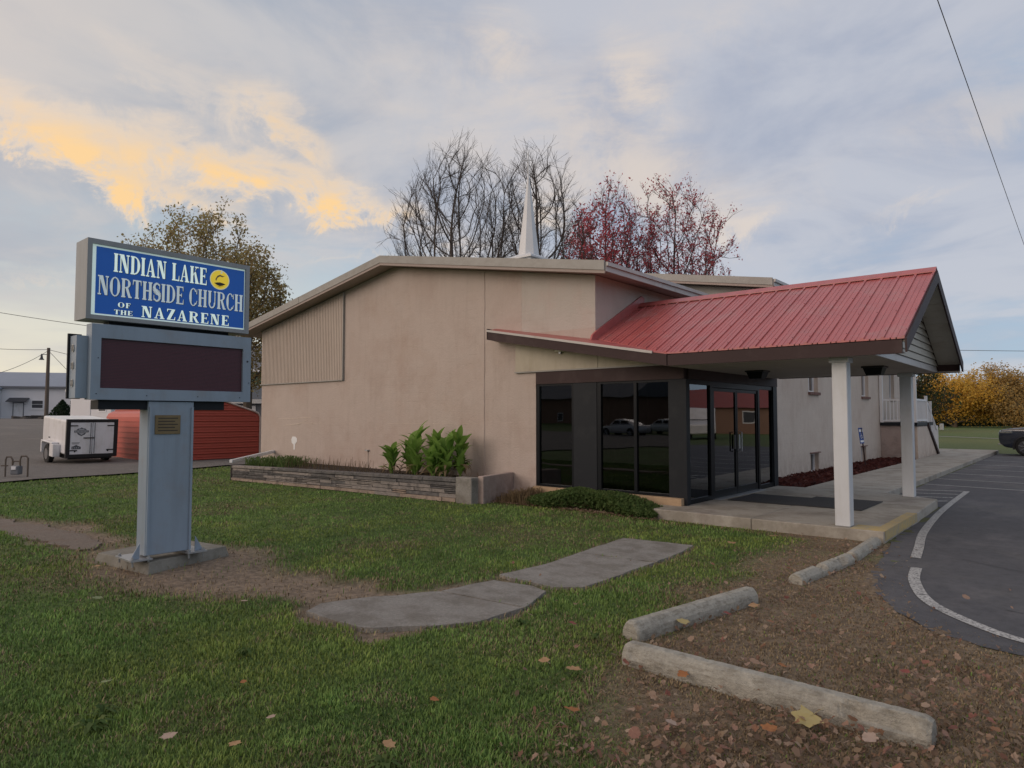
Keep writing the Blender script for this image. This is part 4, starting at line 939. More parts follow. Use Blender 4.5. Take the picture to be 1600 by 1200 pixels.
# dead stalks and weeds in the planter
mb = MB()
for i in range(420):
    x = rnd.uniform(-17.1,-9.5); y = rnd.uniform(9.35 if x < -12 else 9.7,10.6); h = rnd.uniform(.05,.30)*(1 if x < -12.4 else .5)
    mb.tube([(x,y,.34),(x+rnd.uniform(-.05,.05),y+rnd.uniform(-.04,.04),.36+h)], [.006,.003], 3, cap=False)
tag(mb.build('dead_stalks', M['leaf_dead']), 'dry brown stalks sticking up from the planter soil', 'plants', kind='stuff')
mb = MB()
for i in range(900):
    x = rnd.gauss(-17.0,.55); y = rnd.uniform(9.1,10.4)
    if not -17.3 < x < -15.2: continue
    a = rnd.uniform(0,6.28); L_ = rnd.uniform(.12,.34); dx, dy = math.cos(a)*L_, math.sin(a)*L_; w = .009
    p0 = Vector((x,y,.35)); p1 = p0+Vector((dx*.4,dy*.4,L_*.8)); p2 = p0+Vector((dx,dy,L_*.62)); sd_ = Vector((-math.sin(a),math.cos(a),0))*w
    mb.face([p0-sd_,p0+sd_,p1+sd_,p1-sd_]); mb.face([p1-sd_,p1+sd_,p2])
tag(mb.build('tall_weeds', M['leaf_shrub']), 'clump of long green grass at the left end of the planter', 'weeds', kind='stuff')

# ------------------------------------------------------------------ low shrubbery below the front windows
def foliage(name, m, pts, smin, smax, up=.5):
    n = len(pts); s = npr.uniform(smin, smax, n); nrm = npr.normal(size=(n,3)); nrm[:,2] += up; nrm /= np.linalg.norm(nrm, axis=1)[:,None]
    t = np.cross(nrm, npr.normal(size=(n,3))); t /= np.linalg.norm(t, axis=1)[:,None]; b = np.cross(nrm, t)
    V_ = np.zeros((n,4,3)); k = [(-1,0),(0,-.5),(1,0),(0,.5)]
    for i,(u,v) in enumerate(k): V_[:,i] = pts+t*(u*s)[:,None]*.5+b*(v*s)[:,None]*.6+nrm*(s*.12*(abs(u)-.5))[:,None]
    me = bpy.data.meshes.new(name); q = np.arange(n*4)
    me.vertices.add(n*4); me.vertices.foreach_set('co', V_.ravel()); me.loops.add(n*4); me.loops.foreach_set('vertex_index', q)
    me.polygons.add(n); me.polygons.foreach_set('loop_start', np.arange(0,n*4,4)); me.polygons.foreach_set('loop_total', np.full(n,4))
    me.update(calc_edges=True); me.materials.append(m); return me
def fol_obj(name, me, parent=None):
    o = bpy.data.objects.new(name, me); COL.objects.link(o)
    if parent is not None: o.parent = parent; o.location = -Vector(parent.location); 
    return o
n = 15000; u = npr.random(n); x = -8.25+2.75*u; env = .34*np.sin(np.pi*np.clip(u*.94+.05,0,1))**.4*(.75+.5*fbm(x, x*0+3, .5, 2))
y0 = 10.62-.62*npr.random(n)**.8-.12*np.sin(u*9); h = env*np.sqrt(np.clip(1-((y0-10.35)/.55)**2,.05,1)); z = h*npr.random(n)**.45
o = fol_obj('ground_cover', foliage('ground_cover', M['leaf_shrub'], np.stack([x,y0,z],1), .03, .075, .8)); tag(o, 'low green ground cover growing below the front glass wall', 'shrubbery', kind='stuff')
mb = MB()
for i in range(1500):
    x = rnd.gauss(-8.42,.27); y = rnd.uniform(9.95,10.6); a = rnd.uniform(0,6.28); L_ = rnd.uniform(.12,.42)*max(.35, 1-abs(x+8.45)); dx, dy = math.cos(a)*L_*.55, math.sin(a)*L_*.55; w = .006
    p0 = Vector((x,y,0)); p1 = p0+Vector((dx*.5,dy*.5,L_*.7)); p2 = p0+Vector((dx*1.1,dy*1.1,L_*.75)); sd_ = Vector((-math.sin(a),math.cos(a),0))*w
    mb.face([p0-sd_,p0+sd_,p1+sd_,p1-sd_]); mb.face([p1-sd_,p1+sd_,p2])
tag(mb.build('dry_grass_clump', M['leaf_dead']), 'dry brown grass clump at the left end of the green shrubbery', 'grass clump')
n = 900; pts = np.stack([npr.uniform(-9.6,-5.4,n), npr.normal(10.02,.1,n), np.full(n,.012)],1)
tag(chips('litter_by_wall', M['litter'], pts, .02, .06, .5), 'brown leaf litter along the foot of the wall', 'leaf litter')

# ------------------------------------------------------------------ letters
def glyph_polys(ch):
    S, T, H, w = .20, .075, .06, {'I':.30,'N':.74,'D':.70,'A':.72,'L':.58,'K':.72,'E':.60,'O':.72,'R':.74,'T':.64,'H':.74,'S':.54,'C':.66,'U':.72,'F':.56,'Z':.62}[ch]
    P = []; rect = lambda a, b, c, d: P.append([(a,b),(c,b),(c,d),(a,d)])
    def serif(xc, sw, y): rect(xc-sw/2-.05, y, xc+sw/2+.05, y+H) if y < .5 else rect(xc-sw/2-.05, y-H, xc+sw/2+.05, y)
    def arc(cx, cy, rx, ry, a0, a1, tmax, tmin, n=16, powr=1):
        pr = None
        for i in range(n+1):
            a = math.radians(a0+(a1-a0)*i/n); th = tmin+(tmax-tmin)*abs(math.cos(a))**1.5
            o = (cx+rx*math.cos(a), cy+ry*math.sin(a)); q = (cx+(rx-th)*math.cos(a), cy+(ry-min(th, tmin+.02))*math.sin(a))
            if pr: P.append([pr[0], o, q, pr[1]])
            pr = (o, q)
    if ch == 'I': rect(.05,0,.05+S,1); serif(.05+S/2,S,0); serif(.05+S/2,S,1)
    if ch == 'L': rect(.06,0,.06+S,1); serif(.06+S/2,S,1); rect(.01,0,w,H); P.append([(w-.07,H),(w,H),(w,.30),(w-.03,.30)])
    if ch in 'EF':
        rect(.06,0,.06+S,1); rect(.01,1-H,w-.03,1); rect(.01,0,.06+S+.05,H); rect(.06+S,.48,w-.16,.48+H); rect(w-.19,.40,w-.14,.62); P.append([(w-.10,1-H),(w-.03,1-H),(w-.03,.74),(w-.06,.74)])
        if ch == 'E': rect(.01,0,w,H); P.append([(w-.07,H),(w,H),(w,.28),(w-.03,.28)])
    if ch == 'H':
        rect(.06,0,.06+S,1); rect(w-.06-S,0,w-.06,1); rect(.06+S,.47,w-.06-S,.47+T)
        for xc in (.06+S/2, w-.06-S/2): serif(xc,S,0); serif(xc,S,1)
    if ch == 'N':
        rect(.08,0,.08+T,1); rect(w-.08-T,0,w-.08,1); P.append([(.08,1),(.08+S+.06,1),(w-.08,0),(w-.08-S*.9,0)]); serif(.08+T/2,T+.05,0); serif(w-.08-T/2,T+.05,1); rect(0,1-H,.2,1)
    if ch == 'T': rect(w/2-S/2,0,w/2+S/2,1); rect(.01,1-H,w-.01,1); serif(w/2,S,0); P.append([(.01,1-H),(.08,1-H),(.04,.72),(.01,.72)]); P.append([(w-.08,1-H),(w-.01,1-H),(w-.01,.72),(w-.04,.72)])
    if ch == 'D': rect(.06,0,.06+S,1); rect(.01,0,.3,H); rect(.01,1-H,.3,1); arc(.28,.5,w-.28,.5,-90,90,S,H)
    if ch == 'O': arc(w/2,.5,w/2,.52,0,360,S,.055,32)
    if ch == 'C': arc(w/2,.5,w/2,.52,42,318,S,.055,28); P.append([(w-.10,.72),(w-.02,.66),(w-.02,.99),(w-.05,.99)]); P.append([(w-.14,.12),(w-.08,.08),(w,.30),(w-.04,.31)])
    if ch == 'R': rect(.06,0,.06+S,1); serif(.06+S/2,S,0); rect(.01,1-H,.36,1); arc(.34,.75,.32,.25,-90,90,S*.95,H,12); rect(.06+S,.5,.36,.5+H); P.append([(.30,.52),(.48,.54),(w-.02,0),(w-.22,0)]); rect(w-.2,0,w+.02,H)
    if ch == 'A': P.append([(w/2-.06,1),(w/2+.05,1),(w-.04,0),(w-.26,0)]); P.append([(w/2-.06,1),(w/2,.93),(.14,0),(.06,0)]); rect(.18,.28,w-.2,.28+T*.8); rect(-.01,0,.24,H); rect(w-.33,0,w+.01,H)
    if ch == 'K': rect(.06,0,.06+S,1); serif(.06+S/2,S,0); serif(.06+S/2,S,1); P.append([(.06+S,.42),(.06+S,.54),(w-.12,1),(w-.21,1)]); P.append([(.34,.60),(.46,.72),(w-.0,0),(w-.24,0)]); rect(w-.32,1-H,w-.02,1); rect(w-.30,0,w+.02,H)
    if ch == 'U': rect(.06,.3,.06+S,1); rect(w-.08-T,.3,w-.08,1); serif(.06+S/2,S,1); serif(w-.08-T/2,T+.04,1); arc(w/2-.01,.32,w/2-.07,.34,180,360,.13,.075,16)
    if ch == 'Z': rect(.02,1-H,w-.02,1); rect(.02,0,w,H); P.append([(w-.26,1-H),(w-.02,1-H),(.26,H),(.02,H)]); P.append([(w-.08,H),(w,H),(w,.30),(w-.03,.30)]); P.append([(.02,1-H),(.10,1-H),(.06,.74),(.03,.74)])
    if ch == 'S':
        pr = None; n = 30
        for i in range(n+1):
            t = i/n
            if t < .5: a = math.radians(35+ (270-35)*t*2); cx, cy, rx, ry = w/2, .745, w/2-.06, .235
            else: a = math.radians(90-(t-.5)*2*235); cx, cy, rx, ry = w/2, .265, w/2-.05, .245
            c = (cx+rx*math.cos(a), cy+ry*math.sin(a)); th = .045+.11*math.exp(-((t-.5)/.22)**2)
            if pr:
                dx, dy = c[0]-pr[0], c[1]-pr[1]; l = math.hypot(dx, dy) or 1; nx, ny = -dy/l*th, dx/l*th
                P.append([(pr[0]+nx,pr[1]+ny),(c[0]+nx,c[1]+ny),(c[0]-nx,c[1]-ny),(pr[0]-nx,pr[1]-ny)])
            pr = c
        P.append([(w-.09,.70),(w-.05,.70),(w-.04,1.0),(w-.10,.93)]); P.append([(.03,.01),(.08,.08),(.07,.32),(.03,.32)])
    return P, w
def raster(polys, rows=44):
    rects = []; y0, y1 = -.03, 1.03
    for r in range(rows):
        ya = y0+(y1-y0)*r/rows; yb = y0+(y1-y0)*(r+1)/rows; ym = (ya+yb)/2; iv = []
        for p in polys:
            xs = []
            for i in range(len(p)):
                a, b = p[i], p[(i+1) % len(p)]
                if (a[1] > ym) != (b[1] > ym): xs.append(a[0]+(ym-a[1])*(b[0]-a[0])/(b[1]-a[1]))
            if len(xs) >= 2: iv.append((min(xs), max(xs)))
        iv.sort(); out = []
        for s, e in iv:
            if out and s <= out[-1][1]+1e-4: out[-1][1] = max(out[-1][1], e)
            else: out.append([s, e])
        rects += [(s, e, ya, yb) for s, e in out]
    return rects
def put_text(txt, y0, y1, z0, z1, x, m, parent, gap=.07, space=.38):
    """letters on a face that looks along +X, running along +Y from y0 to y1"""
    tot = 0; lay = []
    for ch in txt:
        if ch == ' ': tot += space; continue
        P, w = glyph_polys(ch); lay.append((tot, P, w)); tot += w+gap
    tot -= gap; sx = (y1-y0)/tot; sz = z1-z0
    sh = MB()
    for (off, P, w) in lay:
        mb = MB()
        for (s, e, a, b) in raster(P):
            Y0, Y1, Z0, Z1 = y0+(off+s)*sx, y0+(off+e)*sx, z0+a*sz, z0+b*sz
            mb.face([(x,Y0,Z0),(x,Y1,Z0),(x,Y1,Z1),(x,Y0,Z1)])
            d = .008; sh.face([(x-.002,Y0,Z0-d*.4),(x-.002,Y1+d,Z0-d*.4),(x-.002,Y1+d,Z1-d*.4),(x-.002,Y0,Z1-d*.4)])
        mb.build('letter', m, parent)
    return sh

# ------------------------------------------------------------------ church sign
FX = -7.74
sign = thing('church_sign', 'tall two-part church sign with lit blue name panel over dark display board on grey post', 'sign', (-7.95, 3.2, 0))
foot = MB(); c = [(-8.72,2.80),(-7.66,2.98),(-7.96,4.02),(-8.98,3.85)]; cc = Vector((-8.33,3.41))
c2 = [tuple(cc+(Vector(p)-cc)*.945) for p in c]
foot.mesh([(p[0],p[1],-.08) for p in c]+[(p[0],p[1],.02) for p in c]+[(p[0],p[1],.13) for p in c2], [(0,3,2,1),(0,1,5,4),(1,2,6,5),(2,3,7,6),(3,0,4,7),(4,5,9,8),(5,6,10,9),(6,7,11,10),(7,4,8,11),(8,9,10,11)][:])
foot.build('footing', M['footing'], sign, bevel=.008)
post = B((-8.0,2.98,.19),(-7.765,3.47,1.86)).build('post', M['sign_metal'], sign, bevel=.006)
for yy in (3.0, 3.45):
    B((-7.765,yy-.012,.2),(-7.745,yy+.012,1.80)).build('post_edge', M['sign_metal'], sign)
for yy, s in ((2.93,-1),(3.52,1)):
    bp = B((-8.14,yy-.11,.155),(-7.70,yy+.11,.172)).build('base_plate', M['galv'], sign)
    for bx in (-8.10,-7.74):
        for by in (yy-.08, yy+.08):
            mb = MB(); mb.tube([(bx,by,.10),(bx,by,.20)], .011, 6); mb.tube([(bx,by,.173),(bx,by,.187)], .02, 6); mb.build('bolt', M['galv'], bp)
    MB().prism([(-7.78,yy+s*.0,.173),(-7.78,yy+s*.09,.173),(-7.78,yy-s*.02 if 0 else yy,.34)],(.012,0,0)).build('gusset', M['sign_metal'], bp)
B((-7.764,3.05,1.50),(-7.752,3.32,1.71)).build('plaque', M['brass'], sign, bevel=.002)
mb = MB()
for i in range(5): mb.box((-7.7515,3.08,1.535+.034*i),(-7.750,3.29-.03*(i % 2),1.545+.034*i))
mb.build('plaque_lines', M['logo_dark'], sign)
B((-8.02,2.50,1.77),(-7.80,3.84,1.868)).build('mounting_beam', M['slate'], sign)
# display cabinet: frame with recessed screen
mb = MB(); a0, a1, b0, b1 = 2.405, 4.135, 1.87, 2.655; s0, s1, t0, t1 = 2.495, 4.035, 1.99, 2.51
mb.box((-7.90,a0,b0),(FX,s0,b1)); mb.box((-7.90,s1,b0),(FX,a1,b1)); mb.box((-7.90,s0,b0),(FX,s1,t0)); mb.box((-7.90,s0,t1),(FX,s1,b1)); mb.build('display_cabinet', M['sign_metal'], sign)
scr = B((-7.89,s0+.001,t0+.001),(FX-.03,s1-.001,t1-.001)).build('display_screen', M['led'], sign)
mb = MB()
for i in range(33): z = t0+.01+i*(t1-t0-.02)/32; mb.box((FX-.031,s0+.002,z-.0015),(FX-.027,s1-.002,z+.0015))
tag(mb.build('louvre_lines', M['black_paint'], scr), kind='stuff')
mb = MB(); mb.tube([(FX-.001,4.09,2.36),(FX+.004,4.09,2.36)], .012, 8); mb.build('sensor', M['black_paint'], sign)
for (yy, zz) in ((2.46,1.93),(2.95,1.92),(3.5,1.92),(4.0,1.92),(4.11,2.1),(2.47,2.3)): 
    mb = MB(); mb.tube([(FX-.001,yy,zz),(FX+.003,yy,zz)], .006, 6); mb.build('screw', M['slate'], sign)
# vent box on the near end
B((-8.30,2.20,1.885),(-7.90,2.384,2.55)).build('vent_box', M['sign_metal'], sign) if 0 else None
vb = B((-8.03,2.30,1.885),(-7.84,2.404,2.53)).build('vent_box', M['sign_metal'], sign)
B((-8.062,2.28,1.88),(-8.035,2.404,2.56)).build('vent_flange', M['slate'], vb)
for zz in (2.40,2.22,2.04):
    mb = MB(); mb.tube([(-7.935,2.299,zz),(-7.935,2.294,zz)], .042, 16); mb.build('vent', M['galv'], vb)
    mb = MB()
    for k in range(5): mb.box((-7.97,2.290,zz-.03+.013*k),(-7.90,2.2935,zz-.025+.013*k))
    mb.build('vent_slot', M['slate'], vb)
# upper cabinet
mb = MB(); A0, A1, B0, B1 = 2.345, 4.10, 2.70, 3.535
mb.box((-8.09,A0,B0),(FX,A0+.045,B1)); mb.box((-8.09,A1-.045,B0),(FX,A1,B1)); mb.box((-8.09,A0+.045,B0),(FX,A1-.045,B0+.045)); mb.box((-8.09,A0+.045,B1-.05),(FX,A1-.045,B1)); mb.box((-8.09,A0+.045,B0+.045),(-8.06,A1-.045,B1-.05)); mb.build('name_cabinet', M['sign_frame'], sign)
B((-8.02,2.6,2.656),(-7.85,3.9,2.699)).build('spacer', M['slate'], sign)
B((-8.05,A0+.046,B0+.046),(FX-.035,A1-.046,B1-.051)).build('face_panel', M['white_face'], sign)
B((FX-.034,2.435,2.765),(FX-.030,4.045,3.465)).build('blue_panel', M['blue_face'], sign)
fxx = FX-.026
shs = [put_text('INDIAN LAKE', 2.60, 3.585, 3.225, 3.42, fxx, M['white_letter'], sign),
 put_text('NORTHSIDE CHURCH', 2.455, 4.03, 2.965, 3.165, fxx, M['grey_letter'], sign),
 put_text('OF', 2.65, 2.775, 2.852, 2.905, fxx, M['white_letter'], sign, gap=.14),
 put_text('THE', 2.615, 2.795, 2.775, 2.823, fxx, M['white_letter'], sign, gap=.12),
 put_text('NAZARENE', 2.885, 3.86, 2.775, 2.895, fxx, M['white_letter'], sign, gap=.16)]
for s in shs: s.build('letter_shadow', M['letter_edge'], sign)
def disc(x, yc, zc_, ry, rz, name, m, parent, th=.002):
    mb = MB(); mb.prism([(x,yc+ry*math.cos(i*math.pi/16),zc_+rz*math.sin(i*math.pi/16)) for i in range(32)],(th,0,0)); return mb.build(name, m, parent)
emb = disc(FX-.0299, 3.742, 3.312, .118, .118, 'emblem', M['logo_edge'], sign, .002)
disc(FX-.0275, 3.742, 3.312, .108, .108, 'emblem_disc', M['logo_yellow'], emb, .002)
def flat(pts, name, m, parent, x=FX-.025, cy=3.742, cz=3.312):
    MB().prism([(x,cy+p[0],cz+p[1]) for p in pts],(.0015,0,0)).build(name, m, parent)
flat([(-.068,-.045),(-.03,-.035),(0,-.03),(.03,-.035),(.068,-.045),(.035,-.065),(0,-.075),(-.035,-.065)], 'emblem_book', M['logo_dark'], emb)
flat([(-.055,-.070),(0,-.088),(.055,-.070),(0,-.083)], 'emblem_book', M['logo_dark'], emb)
flat([(-.055,.0),(-.03,.045),(.0,.06),(.035,.05),(.06,.055),(.03,.035),(.0,.042),(-.03,.02),(-.045,-.02)], 'emblem_flame', M['brass'], emb)
flat([(.0,.08),(.025,.072),(.03,.10),(.018,.125),(.012,.095)], 'emblem_flame', M['logo_edge'], emb)

# ------------------------------------------------------------------ parking blocks
def stop_block(p, q, name, label, w=.20, h=.16, seed=0, sink=0):
    p = Vector((*p,0)); q = Vector((*q,0)); L_ = (q-p).length; ang = math.atan2(q.y-p.y, q.x-p.x)
    prof = [(-w/2,0),(-w/2,h*.3),(-w/2+.005,h*.55),(-w/2+.03,h*.86),(-w/2+.05,h),(-w/6,h+.003),(w/6,h+.003),(w/2-.05,h),(w/2-.03,h*.86),(w/2-.005,h*.55),(w/2,h*.3),(w/2,0)]
    n = 90; vs = []; fs = []; k = len(prof)
    for i in range(n+1):
        x = L_*i/n; e = min(i, n-i); sc = 1 if e > 1 else (.86 if e == 0 else .97)
        for (a, b) in prof:
            nz = mnoise.noise(Vector((x*7+seed, a*9, b*9))); nz2 = mnoise.noise(Vector((x*26+seed, a*30, b*30)))
            chip = max(0, mnoise.noise(Vector((x*4+seed*3, a*4, b*3)))-.42)*.16 if b > h*.5 else 0
            vs.append((x, a*sc+nz*.0008+nz2*.002-math.copysign(chip, a), b*sc+nz*.0008+nz2*.0025*(b > 0)-chip-sink+(0 if b > 0 else -.05)))
    for i in range(n):
        for j in range(k-1): fs.append((i*k+j, i*k+j+1, (i+1)*k+j+1, (i+1)*k+j))
    fs.append(tuple(range(k-1,-1,-1))); fs.append(tuple(n*k+j for j in range(k)))
    me = bpy.data.meshes.new(name); me.from_pydata(vs, [], [f[::-1] for f in fs]); me.materials.append(M['stop_block'])
    o = bpy.data.objects.new(name, me); COL.objects.link(o); o.location = p; o.rotation_euler = (0,0,ang)
    return tag(o, label, 'parking block', 'concrete parking blocks')
stop_block((-2.50,4.16),(-.66,4.14),'parking_block','long pale concrete parking block nearest the camera, lying crosswise',.175,.13,1)
stop_block((-2.72,4.56),(-2.42,6.22),'parking_block','chipped concrete parking block behind the nearest one, pointing at the porch',.17,.125,5)
stop_block((-2.32,7.14),(-2.19,8.62),'parking_block','small far concrete parking block halfway to the porch',.16,.10,9,.01)
stop_block((-2.19,8.72),(-2.22,10.05),'parking_block','farthest concrete parking block, ending at the platform corner',.16,.10,14,.01)

# ------------------------------------------------------------------ grass, litter, leaves
def excluded(X, Y):
    ex = inpoly(X, Y, asph_poly) | (Y > 10.1)&(X > -9.4) | (Y > 10.8)&(X > -19.6)
    for p in slab_polys: ex |= inpoly(X, Y, p)
    ex |= sdist(X, Y, path_poly) < -.05
    ex |= inpoly(X, Y, [(-17.5,8.78),(-9.05,9.42),(-8.9,9.7),(-9.2,10.9),(-17.6,10.9)])
    ex |= inpoly(X, Y, c)
    ex |= X < -21.0-.18*(Y-4.5)
    return ex
def grass():
    N0 = 640000; r = 1.9*np.exp(npr.random(N0)*math.log(27/1.9)); cut = npr.random(N0) < np.clip(.55+r/8,0,1); r = r[cut]
    th = YAW+npr.uniform(-.86,.80,len(r)); X = -np.sin(th)*r; Y = np.cos(th)*r
    nn, n2, brown, dirt, fb = zones(X, Y)
    keep = ~excluded(X, Y) & (npr.random(len(X)) > dirt*.93) & (npr.random(len(X)) > brown*.45)
    X, Y, r, nn, n2, brown, dirt, fb = [a[keep] for a in (X, Y, r, nn, n2, brown, dirt, fb)]
    n = len(X); dead = npr.random(n) < np.clip(brown*.88+fb*.5+dirt*.7+.03, 0, .95)
    clump = fbm(X, Y, .22, 50); tuft = sstep(.60, .78, fbm(X, Y, .14, 90))*(brown < .5); yel = sstep(.45, .72, fbm(X, Y, .9, 95))
    Lb = npr.uniform(.012,.036,n)*(.5+1.0*clump)*np.where(brown > .5,.5,1)*(1+r*.012)*(1+.35*tuft); w = npr.uniform(.0013,.0026,n)*(1+r*.15)
    a = npr.uniform(0, 2*np.pi, n); lean = npr.uniform(.15,.85,n); lean = np.where(dead, lean+.5, lean)
    dx, dy = np.cos(a)*Lb*lean, np.sin(a)*Lb*lean; sx, sy = -np.sin(a)*w, np.cos(a)*w
    z0 = terrain(X, Y)-.02; hz = Lb*np.sqrt(np.clip(1-(lean*.6)**2,.2,1))
    V_ = np.zeros((n,5,3))
    V_[:,0] = np.stack([X-sx,Y-sy,z0],1); V_[:,1] = np.stack([X+sx,Y+sy,z0],1)
    V_[:,2] = np.stack([X+sx*.8+dx*.45,Y+sy*.8+dy*.45,z0+.01+hz*.62],1); V_[:,3] = np.stack([X-sx*.8+dx*.45,Y-sy*.8+dy*.45,z0+.01+hz*.62],1); V_[:,4] = np.stack([X+dx,Y+dy,z0+.01+hz*.95],1)
    idx = np.arange(n)[:,None]*5; tris = np.concatenate([idx+np.array([0,1,2]), idx+np.array([0,2,3]), idx+np.array([3,2,4])],1).reshape(-1,3)
    g1 = np.array([.070,.130,.032]); g2 = np.array([.155,.230,.062]); d1 = np.array([.33,.26,.155]); d2 = np.array([.18,.13,.08])
    t = npr.random(n)[:,None]*.6+nn[:,None]*.5; C_ = g1*(1-t)*1.22+g2*t*1.22; C_ = C_*(.55+.9*clump[:,None])*(1+.25*tuft[:,None]); C_ = C_*(1+np.array([.28,.08,.0])*yel[:,None])
    pale = (npr.random(n) < .05)[:,None]; C_ = np.where(pale, np.array([.14,.18,.06]), C_)
    td = npr.random(n)[:,None]; C_ = np.where(dead[:,None], d1*td+d2*(1-td), C_)
    C5 = np.ones((n,5,4)); C5[:,:,:3] = C_[:,None,:]
    me = bpy.data.meshes.new('grass'); me.vertices.add(n*5); me.vertices.foreach_set('co', V_.ravel()); me.loops.add(tris.size); me.loops.foreach_set('vertex_index', tris.ravel())
    me.polygons.add(len(tris)); me.polygons.foreach_set('loop_start', np.arange(0,tris.size,3)); me.polygons.foreach_set('loop_total', np.full(len(tris),3)); me.update(calc_edges=True)
    at = me.color_attributes.new('Col','FLOAT_COLOR','POINT'); at.data.foreach_set('color', C5.ravel()); me.materials.append(M['blade'])
    o = bpy.data.objects.new('grass', me); COL.objects.link(o); tag(o, 'short green lawn grass with brown patches in front of the church', 'grass', kind='stuff')
    print('blades', n)
grass()
# leaf litter in the brown corner
N0 = 80000; r = 2.2*np.exp(npr.random(N0)*math.log(12/2.2)); th = npr.uniform(-1.2,.75,N0); X = -np.sin(th)*r; Y = np.cos(th)*r
_, n2_, br_, di_, _ = zones(X, Y); patch = sstep(.35,.6, fbm(X,Y,.5,60))
inas = sdist(X, Y, asph_poly)
p_keep = (br_*(.10+.42*patch))*(inas > -.05)+np.where((inas <= -.05)&(inas > -.35), .05, 0)+.004
k_ = (npr.random(N0) < p_keep) & ~((Y > 10.1)) ; X, Y, r = X[k_], Y[k_], r[k_]; print('litter', len(X))
o = chips('leaf_litter', M['litter'], np.stack([X,Y,np.full(len(X),.008)],1), .008, .042, .8, (.35,.9)); tag(o, 'small dry brown and reddish leaves littering the bare ground by the parking blocks', 'leaf litter')
n = 16000; r = 2.2*np.exp(npr.random(n*4)*math.log(9/2.2)); th = npr.uniform(-1.2,.75,n*4); X = -np.sin(th)*r; Y = np.cos(th)*r; _, _, br_, _, _ = zones(X, Y)
sa = sdist(X,Y,asph_poly)+(fbm(X,Y,.35,71)-.5)*.35; k_ = (npr.random(n*4) < np.where(sa > -.02, br_*.5+.75*sstep(.25,.0,sa)*(sa < .25)*(Y < 10), .95*sstep(-.40,-.02,sa))); X, Y = X[k_], Y[k_]
tag(chips('leaf_crumbs', M['leaf_dead'], np.stack([X,Y,np.full(len(X),.004)],1), .005, .016, .5), 'crumbled dead leaf bits over the bare soil', 'leaf litter')
# curled mid-size leaves scattered over the brown corner
LITTER_HERE = 1
# big maple leaves, one by one
def maple(name, seed, m, soft=0.0):
    rr = random.Random(seed); lobes = [(0,1.0),(10,.74),(20,.60),(28,.62),(38,.72),(50,.92),(60,.70),(70,.56),(84,.60),(98,.66),(112,.80),(124,.58),(140,.44),(160,.36),(180,.14)]
    pts = []; lobes = [(a, soft*.72+(1-soft)*r) for a, r in lobes]
    for a, r in lobes: pts.append((a, r*rr.uniform(.92,1.08)))
    full = [(a, r) for a, r in pts]+[(360-a, r*rr.uniform(.92,1.08)) for a, r in pts[::-1] if 0 < a < 180]
    curl = rr.uniform(.25,.9); ca = rr.uniform(0,3.14); vs = [(0,0,0)]
    def zf(x, y): u = x*math.cos(ca)+y*math.sin(ca); v = -x*math.sin(ca)+y*math.cos(ca); return curl*(u*u*.6+.15*abs(v)*math.copysign(1, .5-rr.random()))*.5
    for f in (.55, 1.0):
        for a, r in full: x, y = math.cos(math.radians(a))*r*f*.5, math.sin(math.radians(a))*r*f*.5; vs.append((x, y, zf(x*2*(.6+.4*f), y*2)*.35))
    n = len(full); fs = [(0,1+i,1+(i+1) % n) for i in range(n)]+[(1+i,1+n+i,1+n+(i+1) % n,1+(i+1) % n) for i in range(n)]
    k = len(vs); vs += [(-.06,.008,.01),(-.06,-.008,.01),(-.52,.004,.07),(-.52,-.004,.07)]; fs.append((k,k+1,k+3,k+2))
    me = bpy.data.meshes.new(name); me.from_pydata(vs, [], fs); me.materials.append(m); me.polygons.foreach_set('use_smooth', [True]*len(fs)); return me
M['ml_tan'] = mat('ml_tan', (.42,.27,.14), .7, col2=(.30,.17,.08), scale=30, var=.9)
M['ml_yellow'] = mat('ml_yellow', (.36,.31,.15), .7, col2=(.34,.27,.10), scale=30, var=.9)
M['ml_orange'] = mat('ml_orange', (.38,.16,.05), .7, col2=(.24,.09,.03), scale=30, var=.9)
M['ml_pale'] = mat('ml_pale', (.40,.30,.24), .7, col2=(.30,.22,.17), scale=30, var=.9)
M['ml_green'] = mat('ml_green', (.22,.26,.13), .7, col2=(.16,.20,.09), scale=30, var=.9)
M['ml_red'] = mat('ml_red', (.26,.07,.05), .7, col2=(.18,.05,.04), scale=30, var=.9)
M['litter_leaf'] = leaf_mat('litter_leaf', [(.40,.27,.19),(.52,.38,.29),(.34,.15,.12),(.58,.44,.34),(.30,.19,.12),(.44,.24,.16)])
tm = [maple('t', 100+i, M['litter_leaf'], .25+.08*i) for i in range(7)]; tv = [np.array([v.co[:] for v in m_.vertices]) for m_ in tm]; tf = [[tuple(p.vertices) for p in m_.polygons] for m_ in tm]
VV = []; FF = []; cnt = 0
r_q = 2.3*np.exp(npr.random(40000)*math.log(10.5/2.3)); t_q = npr.uniform(-1.15,.74,40000); xq = -np.sin(t_q)*r_q; yq = np.cos(t_q)*r_q
_, _, bq, _, _ = zones(xq, yq); kq = (yq < 10.1) & (npr.random(40000) < np.where(sdist(xq, yq, asph_poly) > 0, bq*(.08+1.5*np.maximum(0, fbm(xq, yq, .55, 60)-.42)), .012)+.010)
for x, y in list(zip(xq[kq], yq[kq]))[:1000]:
    k_ = rnd.randrange(7); s_ = rnd.uniform(.035,.095)*rnd.uniform(.8,1.1); q = Euler((rnd.uniform(-.8,.8), rnd.uniform(-.8,.8), rnd.uniform(0,6.28))).to_matrix()
    A_ = tv[k_]*np.array([1, rnd.uniform(.35,.95), rnd.uniform(1.5,5)])*s_; A_ = A_ @ np.array(q).T+np.array([x, y, .035+s_*.15]); o0 = len(VV); VV += [tuple(v) for v in A_]; FF += [tuple(o0+i for i in f) for f in tf[k_]]; cnt += 1
